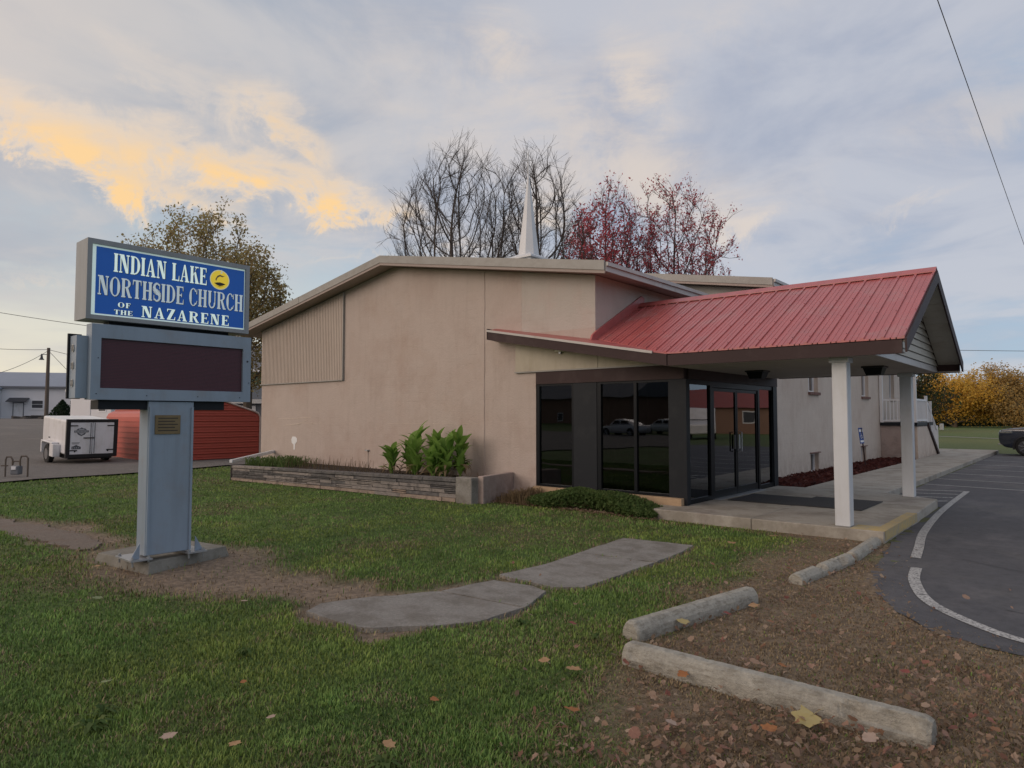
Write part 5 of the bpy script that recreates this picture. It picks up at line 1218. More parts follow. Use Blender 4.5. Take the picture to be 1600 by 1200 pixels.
me = bpy.data.meshes.new('scattered_leaves'); me.from_pydata(VV, [], FF); me.materials.append(M['litter_leaf']); o = bpy.data.objects.new('scattered_leaves', me); COL.objects.link(o); tag(o, 'curled dry leaves scattered over the bare ground around the parking blocks', 'leaf litter', kind='stuff')
for m_ in tm: bpy.data.meshes.remove(m_)
big = [((-1.22,3.92),.22,'ml_yellow','big yellow-green maple leaf just in front of the nearest parking block'),((-1.32,3.63),.13,'ml_orange','orange-brown curled leaf below the big yellow maple leaf'),
 ((-2.24,3.12),.13,'ml_orange','rust brown curled leaf standing in the green grass left of the nearest block'),((-2.61,3.66),.14,'ml_tan','wide tan leaf lying flat left of the near end of the longest block'),
 ((-2.84,3.64),.11,'ml_tan','tan folded leaf just left of the wide tan leaf'),((-2.50,5.0),.14,'ml_yellow','yellow maple leaf on the litter beside the chipped block'),
 ((-2.28,5.9),.13,'ml_tan','tan leaf at the far end of the chipped block'),((-2.02,4.02),.11,'ml_orange','orange leaf at the lawn side of the nearest block, near its left third'),
 ((-.90,3.83),.12,'ml_pale','pale leaf below the right end of the nearest block'),((-3.67,1.55),.11,'ml_pale','pale tan leaf with pointed lobes at the bottom left of the lawn'),
 ((-3.31,1.72),.09,'ml_tan','tan curled leaf in the dark grass near the bottom edge'),((-3.42,1.98),.07,'ml_pale','small pinkish leaf standing on edge in the lower lawn'),
 ((-4.05,2.15),.06,'ml_orange','small orange leaf alone in the middle of the lower left lawn'),((-3.56,8.55),.18,'ml_tan','tan leaf on the grass between the slabs and the platform'),
 ((-3.30,9.35),.20,'ml_tan','large tan leaf near the foot of the front platform edge'),((-6.9,2.25),.12,'ml_green','pale green leaf on the grass left of the sign footing'),
 ((-5.75,3.05),.08,'ml_pale','whitish scrap of leaf between the sign and the first slab'),((-3.15,4.4),.10,'ml_red','reddish leaf on the worn grass left of the two blocks'),
 ((-4.7,1.6),.09,'ml_green','light green crescent leaf in the lower left lawn'),((-1.75,3.35),.09,'ml_pale','pale twisted leaf in front of the nearest block, left of centre'),
 ((-2.33,5.45),.11,'ml_red','dark red leaf tucked against the chipped block'),((-1.6,4.62),.09,'ml_orange','orange brown leaf behind the middle of the nearest block'),
 ((-.95,5.0),.08,'ml_red','red leaf out on the litter towards the asphalt'),((-2.7,2.2),.10,'ml_tan','tan leaf beside a plantain weed at the bottom centre'),
 ((-2.95,2.75),.08,'ml_orange','small orange leaf in the grass below the slabs'),((-8.1,2.62),.12,'ml_tan','dry leaf at the near corner of the sign footing')]
for i, (p, s, m_, lab) in enumerate(big):
    o = bpy.data.objects.new('fallen_leaf', maple('fallen_leaf', i*7+1, M[m_], .42)); COL.objects.link(o); o.location = (p[0],p[1],.05+.01*(i % 3)); o.scale = (s,s,s)
    o.rotation_euler = (rnd.uniform(-.25,.25), rnd.uniform(-.25,.25), rnd.uniform(0,6.28)); o.location.z += float(terrain(np.array(p[0]), np.array(p[1]))); tag(o, lab, 'leaf', 'large fallen leaves')
# broad-leaf weeds in the lawn
for i, (x, y, s) in enumerate([(-2.62,2.12,.13),(-4.15,1.35,.15),(-4.3,1.45,.12),(-3.55,4.25,.10),(-2.9,4.35,.09),(-4.6,2.45,.10)]):
    mb = MB()
    for k in range(26):
        a = rnd.uniform(0,6.28); L_ = s*rnd.uniform(.3,.85); w = L_*.15; d = Vector((math.cos(a),math.sin(a),0)); q = Vector((-d.y,d.x,0)); b0 = Vector((x,y,.0)); z1 = rnd.uniform(.03,.06)
        mb.face([b0, b0+d*L_*.5-q*w+Vector((0,0,z1)), b0+d*L_+Vector((0,0,z1*.6)), b0+d*L_*.5+q*w+Vector((0,0,z1))])
    tag(mb.build('lawn_weed', M['leaf_shrub']), ['broad-leaved green weed rosette beside the tan leaf at the bottom centre','larger green weed rosette near the bottom left edge','small green weed rosette next to the larger one at the bottom left','green weed tuft right of the nearest slab','small weed tuft left of the two parking blocks','weed rosette in the open lawn below the sign'][i], 'weed', 'weeds in the lawn')

# ------------------------------------------------------------------ trees
class Tree:
    def __init__(s, seed): s.r = random.Random(seed); s.tubes = []; s.tips = []
    def grow(s, p, d, L_, r, lvl, P):
        n = P['seg'][lvl]; pts = [p.copy()]; rad = [r]; dd = d.copy()
        for i in range(n):
            dd = (dd+Vector((s.r.gauss(0,1),s.r.gauss(0,1),s.r.gauss(0,1)))*P['jit'][lvl]+Vector((0,0,1))*P['up'][lvl]).normalized()
            p = p+dd*(L_/n); pts.append(p.copy()); rad.append(max(P['rmin'], r*(1-(1-P['taper'])*(i+1)/n)))
        s.tubes.append((pts, rad, [8,6,5,3,3][lvl]))
        if lvl+1 >= len(P['seg']): s.tips.append((pts, lvl)); return
        if lvl+2 >= len(P['seg']): s.tips.append((pts, lvl))
        nc = P['kids'][lvl]; s0 = P['start'][lvl]; ph = s.r.uniform(0,6.28)
        for k in range(nc):
            t = s0+(1-s0)*(k+s.r.uniform(.1,.9))/nc; i = min(n-1, int(t*n)); f = t*n-i; q = pts[i].lerp(pts[i+1], f); ax = (pts[i+1]-pts[i]).normalized()
            ang = math.radians(s.r.uniform(*P['ang'][lvl])); ph += 2.4+s.r.uniform(-.4,.4); o = ax.orthogonal().normalized(); o = Matrix.Rotation(ph, 3, ax) @ o
            nd = (ax*math.cos(ang)+o*math.sin(ang)).normalized()
            if lvl > 0 and nd.z < -.1: nd.z *= -.3; nd.normalize()
            ll = L_*P['ratio'][lvl]*s.r.uniform(.7,1.15)*(1.15-.55*t if lvl else 1)
            s.grow(q, nd, ll, max(P['rmin'], (rad[i]*.62)), lvl+1, P)
    def mesh(s):
        mb = MB()
        for pts, rad, k in s.tubes: mb.tube(pts, rad, k, cap=False)
        return mb
def grow_crown(seed, H, rad, h0, n_attr=1500, r0=.28, twig=(.5,1.1), lean=0.0, low=.22, ntw=2, rmin=.0125, topw=.62):
    """trunk and limbs that fill a dome of the given height and radius; returns tubes in local coordinates and twig tips"""
    g = np.random.default_rng(seed); A = []
    while len(A) < n_attr:
        p = g.uniform(-1, 1, 3); rr = np.hypot(p[0], p[1]); z = p[2]*.5+.5
        prof = np.interp(z, [0, .15, .35, .62, .82, .95, 1.0], [.45, .78, 1.0, .98, .72, .38, .1])*(.82+.36*math.sin(math.atan2(p[1], p[0])*3+seed)*.5+.18*g.random())
        if rr < prof and (g.random() < .35+.65*(rr/prof)**1.5): A.append((p[0]*rad, p[1]*rad, (low+(1-low)*z)*H))
    A = np.array(A); step = .38; P_ = [np.array([0,0,0.])]; par = [-1]
    z = 0
    while z < h0: z += step; P_.append(np.array([math.sin(z*.4+seed)*.08, math.cos(z*.5+seed)*.08, z])); par.append(len(P_)-2)
    nk = {}; N_ = np.array(P_); alive = np.ones(len(A), bool); near = np.full(len(A), 1e9); who = np.zeros(len(A), int); start = 0
    for it in range(95):
        new = N_[start:]; d = np.linalg.norm(A[:,None]-new[None], axis=2); j = d.argmin(1); dm = d[np.arange(len(A)), j]
        b = dm < near; near[b] = dm[b]; who[b] = j[b]+start; alive &= near > .62
        if not alive.any(): break
        start = len(N_); add = []; ap = []
        for k in np.unique(who[alive]):
            v = A[alive & (who == k)]-N_[k]; v /= np.linalg.norm(v, axis=1)[:,None]; u = v.sum(0); l = np.linalg.norm(u)
            if l < 1e-3 or nk.get(int(k), 0) >= 3: continue
            nk[int(k)] = nk.get(int(k), 0)+1
            u = u/l; pd = N_[k]-N_[par[k]] if par[k] >= 0 else np.array([0,0,1.]); pd = pd/(np.linalg.norm(pd)+1e-9)
            u = u*.66+pd*.36+np.array([0,0,.09])+g.normal(size=3)*.05; u /= np.linalg.norm(u); q = N_[k]+u*step
            add.append(q); ap.append(k)
        if not add: break
        N_ = np.vstack([N_, add]); par += [int(k) for k in ap]
        if len(N_) > 9000: break
    n = len(N_); kids = [[] for _ in range(n)]
    for i in range(1, n): kids[par[i]].append(i)
    R = np.zeros(n)
    for i in range(n-1, -1, -1): R[i] = (sum(R[c]**2.35 for c in kids[i]))**(1/2.35) if kids[i] else .012
    R = np.maximum(R*(r0/R[0])**(np.clip(R/R[0],0,1)**.25), rmin)
    for _ in range(3):
        M_ = N_.copy()
        for i in range(1, n):
            if kids[i]: c = kids[i][0] if len(kids[i]) == 1 else max(kids[i], key=lambda q: R[q]); M_[i] = N_[i]*.4+.3*(N_[par[i]]+N_[c])
        N_ = M_
    tubes = []
    order = [(0, None)]
    while order:
        i, pr = order.pop(); pts = ([pr] if pr is not None else [])+[i]
        while kids[i]:
            ks = sorted(kids[i], key=lambda c: -R[c]); 
            for c in ks[1:]: order.append((c, i))
            i = ks[0]; pts.append(i)
        if len(pts) > 1:
            rr = [R[q] for q in pts]
            if pr is not None: rr[0] = rr[1]
            k = 8 if rr[0] > .09 else 5 if rr[0] > .035 else 4; tubes.append(([Vector(N_[q]) for q in pts], rr, k))
    tips = []; R3 = random.Random(seed+1)
    for i in range(1, n):
        if R[i] > .045 or (kids[i] and R3.random() < .25): continue
        d0 = Vector(N_[i]-N_[par[i]]).normalized()
        for _ in range(ntw):
            L_ = R3.uniform(*twig)*(1 if not kids[i] else .7); d = (d0+Vector((R3.gauss(0,.42),R3.gauss(0,.42),R3.gauss(.15,.3)))).normalized(); p = Vector(N_[i]); pts = [p]
            for q in range(3): d = (d+Vector((R3.gauss(0,.09),R3.gauss(0,.09),.05))).normalized(); p = p+d*L_/3; pts.append(p)
            tubes.append((pts, [rmin, rmin*.9, rmin*.8, rmin*.55], 3)); tips.append((pts, 4))
            for w in range(2):
                f = R3.uniform(.2,.8); i0 = min(2, int(f*3)); b0 = pts[i0].lerp(pts[i0+1], f*3-i0); dd = (d+Vector((R3.gauss(0,.5),R3.gauss(0,.5),R3.gauss(.1,.35)))).normalized(); e = b0+dd*L_*R3.uniform(.3,.55)
                tubes.append(([b0, e], [rmin*.75, rmin*.5], 3)); tips.append(([b0, e], 4))
    return tubes, tips
def place_tree(name, label, px, D, seed, P, H, bark, lmat=None, nleaf=0, lsize=(.1,.2), group=None, leaf_filter=None, spread_leaf=.25, rad=None, zb=None):
    g = ground_dir(px)*D; base = Vector((g.x, g.y, float(terrain(np.array(g.x))) if zb is None else zb))
    T = Tree(seed)
    if 'h0' in P:
        T.tubes, T.tips = grow_crown(seed, H, rad, P['h0'], **{k: v for k, v in P.items() if k != 'h0'}); rad = None
        T.tubes = [([base+p for p in t[0]], t[1], t[2]) for t in T.tubes]; T.tips = [([base+p for p in t[0]], t[1]) for t in T.tips]
    else: T.grow(base, Vector((0,0,1)), P['trunk'], P['r'], 0, P)
    # fit to the height of the real tree
    zmax = sorted(p.z for t in T.tubes for p in t[0])[-12]-base.z; k = H/zmax
    wide = 1.0
    if rad:
        side = sorted(abs((p.x-base.x)*math.cos(YAW)+(p.y-base.y)*math.sin(YAW))*k for t in T.tubes for p in t[0]); wide = rad/side[int(len(side)*.97)]
    for t in T.tubes:
        for i in range(len(t[0])): v = (t[0][i]-base)*k; t[0][i] = base+Vector((v.x*wide, v.y*wide, v.z))
    root = thing(name, label, 'tree', tuple(base), 0, group)
    big_ = MB(); small = MB()
    for pts, rad, kk in T.tubes: (big_ if kk >= 5 else small).tube(pts, rad, kk, cap=False)
    big_.build('trunk', bark, root); tag(small.build('twigs', bark, root), kind='stuff')
    if lmat:
        P_ = []
        tips = [t[0] for t in T.tips]; cnt = 0
        while len(P_) < nleaf and cnt < nleaf*12:
            cnt += 1; tp = T.r.choice(tips); i = T.r.randrange(len(tp)-1); q = tp[i].lerp(tp[i+1], T.r.random())
            if leaf_filter and T.r.random() > leaf_filter(q, base): continue
            P_.append(q+Vector((T.r.gauss(0,1),T.r.gauss(0,1),T.r.gauss(0,1)))*spread_leaf)
        o = fol_obj('crown', foliage('crown', lmat, np.array([tuple(v) for v in P_]), *lsize, .3), root)
    return root
VASE = dict(h0=2.0, n_attr=2600, r0=.26, ntw=3, low=.20, twig=(.7,1.5), rmin=.0085)
place_tree('bare_tree', 'leafless grey maple at the left behind the church roof, widest bare crown', 716, 36, 11, VASE, 16.7, M['bark_grey'], group='bare trees behind the church', rad=4.6)
V2 = dict(VASE); V2['n_attr'] = 2100
place_tree('bare_tree', 'leafless grey maple directly behind the white steeple', 838, 37, 23, V2, 17.0, M['bark_grey'], group='bare trees behind the church', rad=3.6)
V3 = dict(h0=2.6, n_attr=1500, r0=.24, ntw=2, low=.20, rmin=.014, twig=(.7,1.4))
def redf(q, b):
    g = (q-b); side = g.x*math.cos(YAW)+g.y*math.sin(YAW); return .95 if side < .5 and q.z < 16 else .3
place_tree('red_leaved_tree', 'maple with many dark red leaves just right of the steeple', 950, 46, 5, V3, 18.0, M['bark_red'], M['leaf_red'], 9500, (.12,.24), group='red leaved trees behind the church', leaf_filter=redf, spread_leaf=.2, rad=3.5)
place_tree('red_leaved_tree', 'thin maple with sparse red leaves, rightmost behind the church roof', 1052, 47, 8, V3, 18.4, M['bark_red'], M['leaf_red'], 10500, (.10,.22), group='red leaved trees behind the church', spread_leaf=.14, rad=4.3)
OAK = dict(h0=3.5, n_attr=900, r0=.26, ntw=1, low=.26, rmin=.014)
place_tree('brown_leaved_tree', 'half-bare tree with brown green leaves behind the blue church sign', 303, 42, 31, OAK, 14.3, M['bark_brown'], M['leaf_oak'], 16000, (.11,.24), spread_leaf=.25, rad=4.2)
place_tree('brown_leaved_tree', 'lower brown tree between the sign and the left corner of the church', 385, 40, 37, OAK, 11.3, M['bark_brown'], M['leaf_oak'], 13000, (.11,.24), spread_leaf=.28, rad=2.3)
WIL = dict(seg=[3,5,5,4], jit=[.06,.10,.12,.15], up=[0,.06,.05,.02], kids=[15,9,6], start=[.0,.1,.1], ang=[(10,80),(20,50),(25,60)], ratio=[2.6,.5,.45], taper=.3, rmin=.03, trunk=2.2, r=.28)
for px, D, sd_, H, lm_, nl, lab in ((1492,103,3,9.6,'leaf_yellow',15000,'broad golden yellow willow crown reaching the ground beyond the field'),(1432,112,4,8.2,'leaf_orange',5500,'brownish autumn tree left of the golden willow'),
   (1585,98,6,8.8,'leaf_orange',11000,'dull orange tree above the parked dark car'),(1538,118,7,10.4,'leaf_orange',4200,'tall thin brown tree between the golden and the orange crowns'),(1418,80,12,7.6,'leaf_dkgreen',4500,'dark green tree peeking out behind the far end of the church'),
   (1640,100,13,8.5,'leaf_yellow',9000,'yellow tree at the right edge of the field'),(1700,105,14,9.0,'leaf_orange',7000,'orange tree beyond the right edge of the parking lot'),(1370,125,15,9,'leaf_orange',5000,'autumn tree hidden behind the end of the church')):
    place_tree('autumn_tree', lab, px, D, sd_, WIL, H, M['bark_brown'], M[lm_], int(nl*1.8), (.18,.40), group='autumn trees beyond the field', spread_leaf=.55, zb=-.03)
# distant hedge line, white marker, vehicles far off
pts = []
for i in range(9000):
    px = rnd.uniform(1395,1820); D = rnd.uniform(112,124); g = ground_dir(px)*D; pts.append((g.x,g.y,rnd.random()**1.3*2.6*(1+.5*mnoise.noise(Vector((px*.03,0,0))))))
o = fol_obj('hedgerow', foliage('hedgerow', M['leaf_dkgreen'], np.array(pts), .4, .8, .3)); tag(o, 'dark undergrowth along the far edge of the field', 'hedgerow', kind='stuff')
g = ground_dir(1470)*84; tag(B((g.x-.2,g.y-.2,-.03),(g.x+.2,g.y+.2,.75)).build('field_marker', M['vinyl'], bevel=.03), 'small white post standing at the far edge of the field', 'marker post')
pts = []
for i in range(16000):                    # far woods on the left horizon
    px = rnd.uniform(-500,640); D = rnd.uniform(190,230); g = ground_dir(px)*D; pts.append((g.x,g.y,1+rnd.random()**1.2*5.5*(1+.6*mnoise.noise(Vector((px*.02,3,0))))))
o = fol_obj('far_woods', foliage('far_woods', M['leaf_dkgreen'], np.array(pts), 1.0, 2.2, .3)); tag(o, 'dark far woods on the horizon', 'woods', kind='stuff')

# ------------------------------------------------------------------ left background
def frame_at(px, D, z=None):
    g = ground_dir(px)*D; return Vector((g.x, g.y, 0 if z is None else z))
# white metal building: long front roughly across the view
g0 = frame_at(12, 88, 1.25); g1 = frame_at(230, 92, 1.25); ang = math.atan2((g1-g0).y,(g1-g0).x)
wb = thing('white_building', 'long white metal building with grey-blue roof far behind the gravel yard', 'building', tuple(g0), ang); WB = WM[wb.name]
def wbox(a, b, name, m, par=None): return MB().box(a, b, WB).build(name, m, par or wb)
Lw = (g1-g0).length+6; wbox((-40,0,-.6),(Lw,12,4.35),'wall',M['far_white'])
rf = MB(); rf.prism([(-40,-.4,4.3),(-40,6,6.55),(-40,12.4,4.3)],(Lw+40.3,0,0),WB); rf.build('roof', M['far_roof'], wb); wbox((-40,-.45,4.12),(Lw+.3,-.38,4.36),'eave_trim',M['far_grey'])
wbox((.72,-.05,0),(1.8,-.002,2.15),'door',M['trailer_white']); wbox((.62,-.09,2.16),(1.9,-.004,2.26),'door_frame',M['far_grey']); wbox((.62,-.07,0),(.71,-.002,2.15),'door_frame',M['far_grey']) ; wbox((1.81,-.07,0),(1.9,-.002,2.15),'door_frame',M['far_grey'])
aw = MB(); aw.prism([(.2,-1.1,2.35),(.2,-.01,2.85),(.2,-.01,2.7),(.2,-1.1,2.28)],(2.3,0,0),WB); aw.build('awning', M['far_dark'], wb)
for wx in (2.75, 7.2):
    w = wbox((wx,-.06,1.45),(wx+1.4,-.003,2.55),'window',M['vinyl']); wbox((wx+.08,-.09,1.52),(wx+1.32,-.061,1.97),'pane',M['far_dark'],w); wbox((wx+.08,-.09,2.03),(wx+1.32,-.061,2.48),'pane',M['far_dark'],w); wbox((wx-.1,-.12,1.3),(wx+1.5,-.002,1.44),'sill',M['vinyl'],w)
wing = MB(); wing.prism([(-9,-4.5,-.6),(-.75,-4.5,-.6),(-.75,-4.5,4.1),(-4.9,-4.5,6.0),(-9,-4.5,4.1)],(0,4.4,0),WB); wing.build('front_wing', M['far_white'], wb)
aw = MB(); aw.prism([(-.5,-4.8,3.95),(-4.9,-4.8,6.02),(-9.3,-4.8,3.95),(-9.3,-4.8,4.12),(-4.9,-4.8,6.22),(-.5,-4.8,4.12)],(0,4.7,0),WB); aw.build('wing_roof', M['far_roof'], wb)
w = wbox((-3.3,-4.58,1.5),(-1.3,-4.502,2.6),'window',M['vinyl']); wbox((-3.2,-4.62,1.6),(-2.35,-4.581,2.3),'pane',M['far_dark'],w); wbox((-2.25,-4.62,1.6),(-1.4,-4.581,2.3),'pane',M['far_dark'],w)
# grey shed with green-roofed and grey houses between sign and church
def house(name, label, px, D, w, dpt, h, hr, mw, mr, ang=0., z=0., md=None):
    g = frame_at(px, D, z); t = thing(name, label, 'building', tuple(g), YAW+ang); W_ = WM[t.name]
    MB().box((-w/2,0,-.5),(w/2,dpt,h),W_).build('wall', mw, t)
    r = MB(); r.prism([(-w/2-.3,-.3,h-.05),(-w/2-.3,dpt/2,hr),(-w/2-.3,dpt+.3,h-.05)],(w+.6,0,0),W_); r.build('roof', mr, t)
    MB().box((-w/2-.32,-.36,h-.22),(w/2+.32,-.28,h+.04),W_).build('eave_trim', M['vinyl'], t)
    MB().box((-1,-.05,0),(0,-.003,2.0),W_).build('door', md or M['far_white'], t)
    w_ = MB().box((1,-.05,1),(2,-.003,2),W_).build('window', M['vinyl'], t); MB().box((1.1,-.07,1.1),(1.9,-.051,1.9),W_).build('pane', M['far_dark'], w_)
    return t
house('green_house', 'green walled house seen between the sign and the church corner', 404, 58, 14, 8, 4.9, 7.4, M['far_green'], M['far_grey'], .12, .8)
house('grey_shed', 'low grey shed behind the red metal garage', 400, 42, 9, 6, 2.35, 3.5, M['far_grey'], M['far_grey'], .1, .35)
house('white_shed', 'pale white shed seen over the roof of the trailer', 142, 66, 5.2, 5, 3.2, 4.3, M['far_white'], M['far_grey'], -.3, 1.1)
# shrubs in front of the white building
for px, D, h, w, lab in ((98,74,2.3,2.9,'dark evergreen bush left of the utility pole shed, behind the trailer'),(130,70,1.9,2.0,'small dark conifer behind the roof of the trailer')):
    g = frame_at(px, D, 1.15); t = thing('evergreen_bush', lab, 'bush', tuple(g), 0, 'evergreen bushes behind the trailer'); pp = []
    for i in range(1600): 
        f = rnd.random(); a = rnd.uniform(0,6.28); rr = w/2*(1-f**1.6)*math.sqrt(rnd.random()); pp.append((g.x+math.cos(a)*rr, g.y+math.sin(a)*rr, g.z+f*h))
    o = fol_obj('crown', foliage('crown', M['leaf_conifer'], np.array(pp), .15, .4, .3), t); MB().tube([(g.x,g.y,g.z-.3),(g.x,g.y,g.z+h*.8)],[.08,.03],6).build('trunk', M['bark_brown'], t)
# mound of dark rubble by the pole
g = frame_at(58, 80, 1.2); mb = MB()
for i in range(26): q = Vector((g.x+rnd.gauss(0,1.6), g.y+rnd.gauss(0,1.2), g.z-.1)); s_ = rnd.uniform(.3,.8); mb.box((q.x-s_,q.y-s_,q.z),(q.x+s_,q.y+s_,q.z+s_*.8), j=.15)
tag(mb.build('rubble_pile', M['mortar']), 'low dark pile of dirt beside the utility pole', 'dirt pile')
# utility pole
g = frame_at(73, 62, 1.2); up_ = thing('utility_pole', 'wooden utility pole with a small lamp, far left behind the trailer', 'utility pole', tuple(g)); 
MB().tube([(g.x,g.y,g.z-.3),(g.x+.08,g.y,8.0)],[.18,.13],10).build('pole', M['pole_wood'], up_)
r_ = Vector((math.cos(YAW),math.sin(YAW),0))
lp = MB(); q = Vector((g.x,g.y,7.4)); lp.tube([q, q-r_*.55+Vector((0,0,.0))], .03, 6); lp.tube([q-r_*.6+Vector((0,0,.05)), q-r_*.6-Vector((0,0,.35)), q-r_*.6-Vector((0,0,.5))],[.06,.12,.24],8); lp.build('lamp', M['far_dark'], up_)
def wire(name, label, pts, r, sag=.0):
    out = []
    for i in range(len(pts)-1):
        a, b = Vector(pts[i]), Vector(pts[i+1])
        for k in range(16): t = k/16; p = a.lerp(b, t); p.z -= sag*4*t*(1-t); out.append(p)
    out.append(Vector(pts[-1])); mb = MB(); mb.tube(out, r, 5, cap=False); return tag(mb.build(name, M['wire']), label, 'wire')
top = Vector((g.x,g.y,7.85))
def at(px, py, D):
    a = (px-800)/1050; b = (600-py)/1050; P = R_(2.73)
    f = Vector((-math.sin(YAW)*math.cos(P), math.cos(YAW)*math.cos(P), math.sin(P))); u = Vector((math.sin(YAW)*math.sin(P), -math.cos(YAW)*math.sin(P), math.cos(P)))
    d = f+a*r_+b*u; return Vector((0,0,1.7))+d*D
wire('overhead_wire', 'thin wire running left from the top of the utility pole', [at(-260,500,62), top], .022, .8)
wire('overhead_wire', 'thin wire running from the pole to the right behind the sign', [top, at(330,577,70)], .022, .6)
wire('overhead_wire', 'wire descending from the pole top to the lower left', [top+Vector((0,0,-.1)), at(-60,594,52)], .02, .5)
wire('overhead_wire', 'guy wire descending from the pole top to the right', [top+Vector((0,0,-.1)), at(150,625,68)], .02)
wire('overhead_wire', 'wire crossing the left sky just above the parking yard, behind the sign', [at(-300,430,70), at(440,540,75)], .03, 1.0)
wire('overhead_wire', 'long dark cable crossing the sky at the top right', [at(1380,-240,10), at(1465,0,12.5), at(1600,382,28), at(1700,620,60)], .009)
wire('overhead_wire', 'thin horizontal wire in the sky above the far right trees', [at(1380,545,90), at(1900,548,95)], .035, .2)

# red garage (carport)
car = thing('red_metal_garage', 'red ribbed metal garage with rounded eaves behind the sign post', 'garage', (-25.3,10.1,0))
Y0, Y1, X1, X0, ZE_, ZP = 10.1, 13.95, -25.3, -30.5, 1.88, 2.42
def section(ya, za, yb, zb): return None
prof = [(Y0,-.1),(Y0,ZE_-.22),(Y0+.07,ZE_-.08),(Y0+.22,ZE_+.0),((Y0+Y1)/2,ZP),(Y1-.22,ZE_+.0),(Y1-.07,ZE_-.08),(Y1,ZE_-.22),(Y1,-.1)]
mb = MB(); pr = [(X1-.03,y,z) for y, z in prof]; mb.prism(pr,(-.02,0,0)); mb.build('end_wall', M['red_shed'], car)
def yrange(z):
    zt = ZE_-.22
    if z < zt: return Y0, Y1
    f = min(1, max(0, (z-ZE_)/(ZP-ZE_))); return Y0+.15+f*(Y1-Y0)/2, Y1-.15-f*(Y1-Y0)/2
z = .05
while z < ZP-.1:
    a, b = yrange(z+.1)
    MB().prism([(X1-.029,a+.03,z),(X1-.029,b-.03,z),(X1+.022,b-.03,z+.03),(X1+.022,a+.03,z+.03)],(0,0,.022)).build('wall_rib', M['red_shed'], car)
    MB().prism([(X1-.029,a+.03,z+.1),(X1-.029,b-.03,z+.1),(X1-.012,b-.03,z+.11),(X1-.012,a+.03,z+.11)],(0,0,.008)).build('wall_rib', M['red_shed'], car)
    z += .205
mb = MB()   # shell: side walls and roof
n = len(prof)
for i in range(n-1):
    (ya, za), (yb, zb) = prof[i], prof[i+1]; mb.face([(X1,ya,za),(X0,ya,za),(X0,yb,zb),(X1,yb,zb)][::-1])
mb.build('roof', M['red_shed'], car)
z = .05
while z < ZE_-.25: B((X0,Y0-.03,z),(X1-.02,Y0-.001,z+.03)).build('wall_rib', M['red_shed'], car); z += .205
for (ya, za), (yb, zb) in (((Y0+.3,ZE_+.03),((Y0+Y1)/2-.7,ZP-.18)),):
    for k in range(4): yy = ya+(yb-ya)*k/3; zz = za+(zb-za)*k/3; B((X0,yy,zz+.01),(X1-.02,yy+.04,zz+.045)).build('roof_rib', M['red_shed'], car)
mb = MB(); mb.tube([(X1+.01,y,z) for y, z in prof], .035, 6); mb.build('rake_trim', M['shed_trim'], car)
# cargo trailer
tx, ty0, ty1 = -26.5, 7.55, 9.12; TL = 2.7
tr = thing('cargo_trailer', 'small white enclosed cargo trailer with double rear doors parked on the gravel', 'trailer', (tx,(ty0+ty1)/2,0)); zb_ = .12
B((tx-TL,ty0,.30+zb_),(tx-.06,ty1,1.60)).build('body', M['trailer_white'], tr, bevel=.06, segs=2)
mb = MB(); f = .10
mb.box((tx-.10,ty0-.012,.20+zb_),(tx,ty0+f,1.64)); mb.box((tx-.10,ty1-f,.20+zb_),(tx,ty1+.012,1.64)); mb.box((tx-.10,ty0+f,1.54),(tx,ty1-f,1.64)); mb.box((tx-.10,ty0+f,.20+zb_),(tx,ty1-f,.30+zb_)); mb.build('rear_frame', M['black_paint'], tr)
ym = (ty0+ty1)/2
for (a, b, hs) in ((ty0+f+.01,ym-.012,-1),(ym+.012,ty1-f-.01,1)):
    dr = B((tx-.06,a,.31+zb_),(tx-.012,b,1.53)).build('door', M['trailer_white'], tr, bevel=.006)
    for zz in (1.40,.50+.05):
        hy = a if hs < 0 else b; B((tx-.011,min(hy,hy-hs*.22),zz),(tx+.004,max(hy,hy-hs*.22),zz+.035)).build('hinge', M['black_paint'], dr)
    MB().tube([(tx+.004,(b-.05 if hs < 0 else a+.05),.34+zb_),(tx+.004,(b-.05 if hs < 0 else a+.05),1.52)], .012, 6).build('lock_bar', M['far_grey'], dr)
    MB().tube([(tx-.011,(a+.15 if hs < 0 else b-.18),.41+zb_),(tx+.003,(a+.15 if hs < 0 else b-.18),.41+zb_)], .025, 8).build('door_stud', M['black_paint'], dr)
B((tx-.008,ym-.28,.98),(tx+.018,ym+.06,1.01)).build('latch', M['black_paint'], tr)
# shield-and-bar decal and lower decal on the left door
cy, cz = ty0+.44, 1.22
def dec(pts, name, m, x=tx-.0105): MB().prism([(x,cy+p[0],cz+p[1]) for p in pts],(.002,0,0)).build(name, m, tr)
dec([(-.16,.045),(-.11,.10),(-.05,.105),(0,.14),(.05,.105),(.11,.10),(.16,.045)], 'decal', M['decal'])
dec([(-.14,-.045),(.14,-.045),(.10,-.11),(0,-.16),(-.10,-.11)], 'decal', M['decal'])
dec([(-.10,.055),(.10,.055),(.06,.085),(-.06,.085)], 'decal_mark', M['decal_light'], tx-.0084); dec([(-.09,-.06),(.09,-.06),(.0,-.12)], 'decal_mark', M['decal_light'], tx-.0084)
dec([(-.22,-.035),(.22,-.035),(.22,.035),(-.22,.035)], 'decal', M['decal']); 
for k in range(9): dec([(-.19+.043*k,-.02),(-.165+.043*k,-.02),(-.165+.043*k,.02),(-.19+.043*k,.02)], 'decal_mark', M['decal_light'], tx-.0084)
cz = .72; cy = ty0+.30
dec([(-.14,.10),(.10,.10),(.10,.12),(-.14,.12)], 'decal', M['decal']); dec([(-.12,.065),(.08,.065),(.08,.08),(-.12,.08)], 'decal', M['decal'])
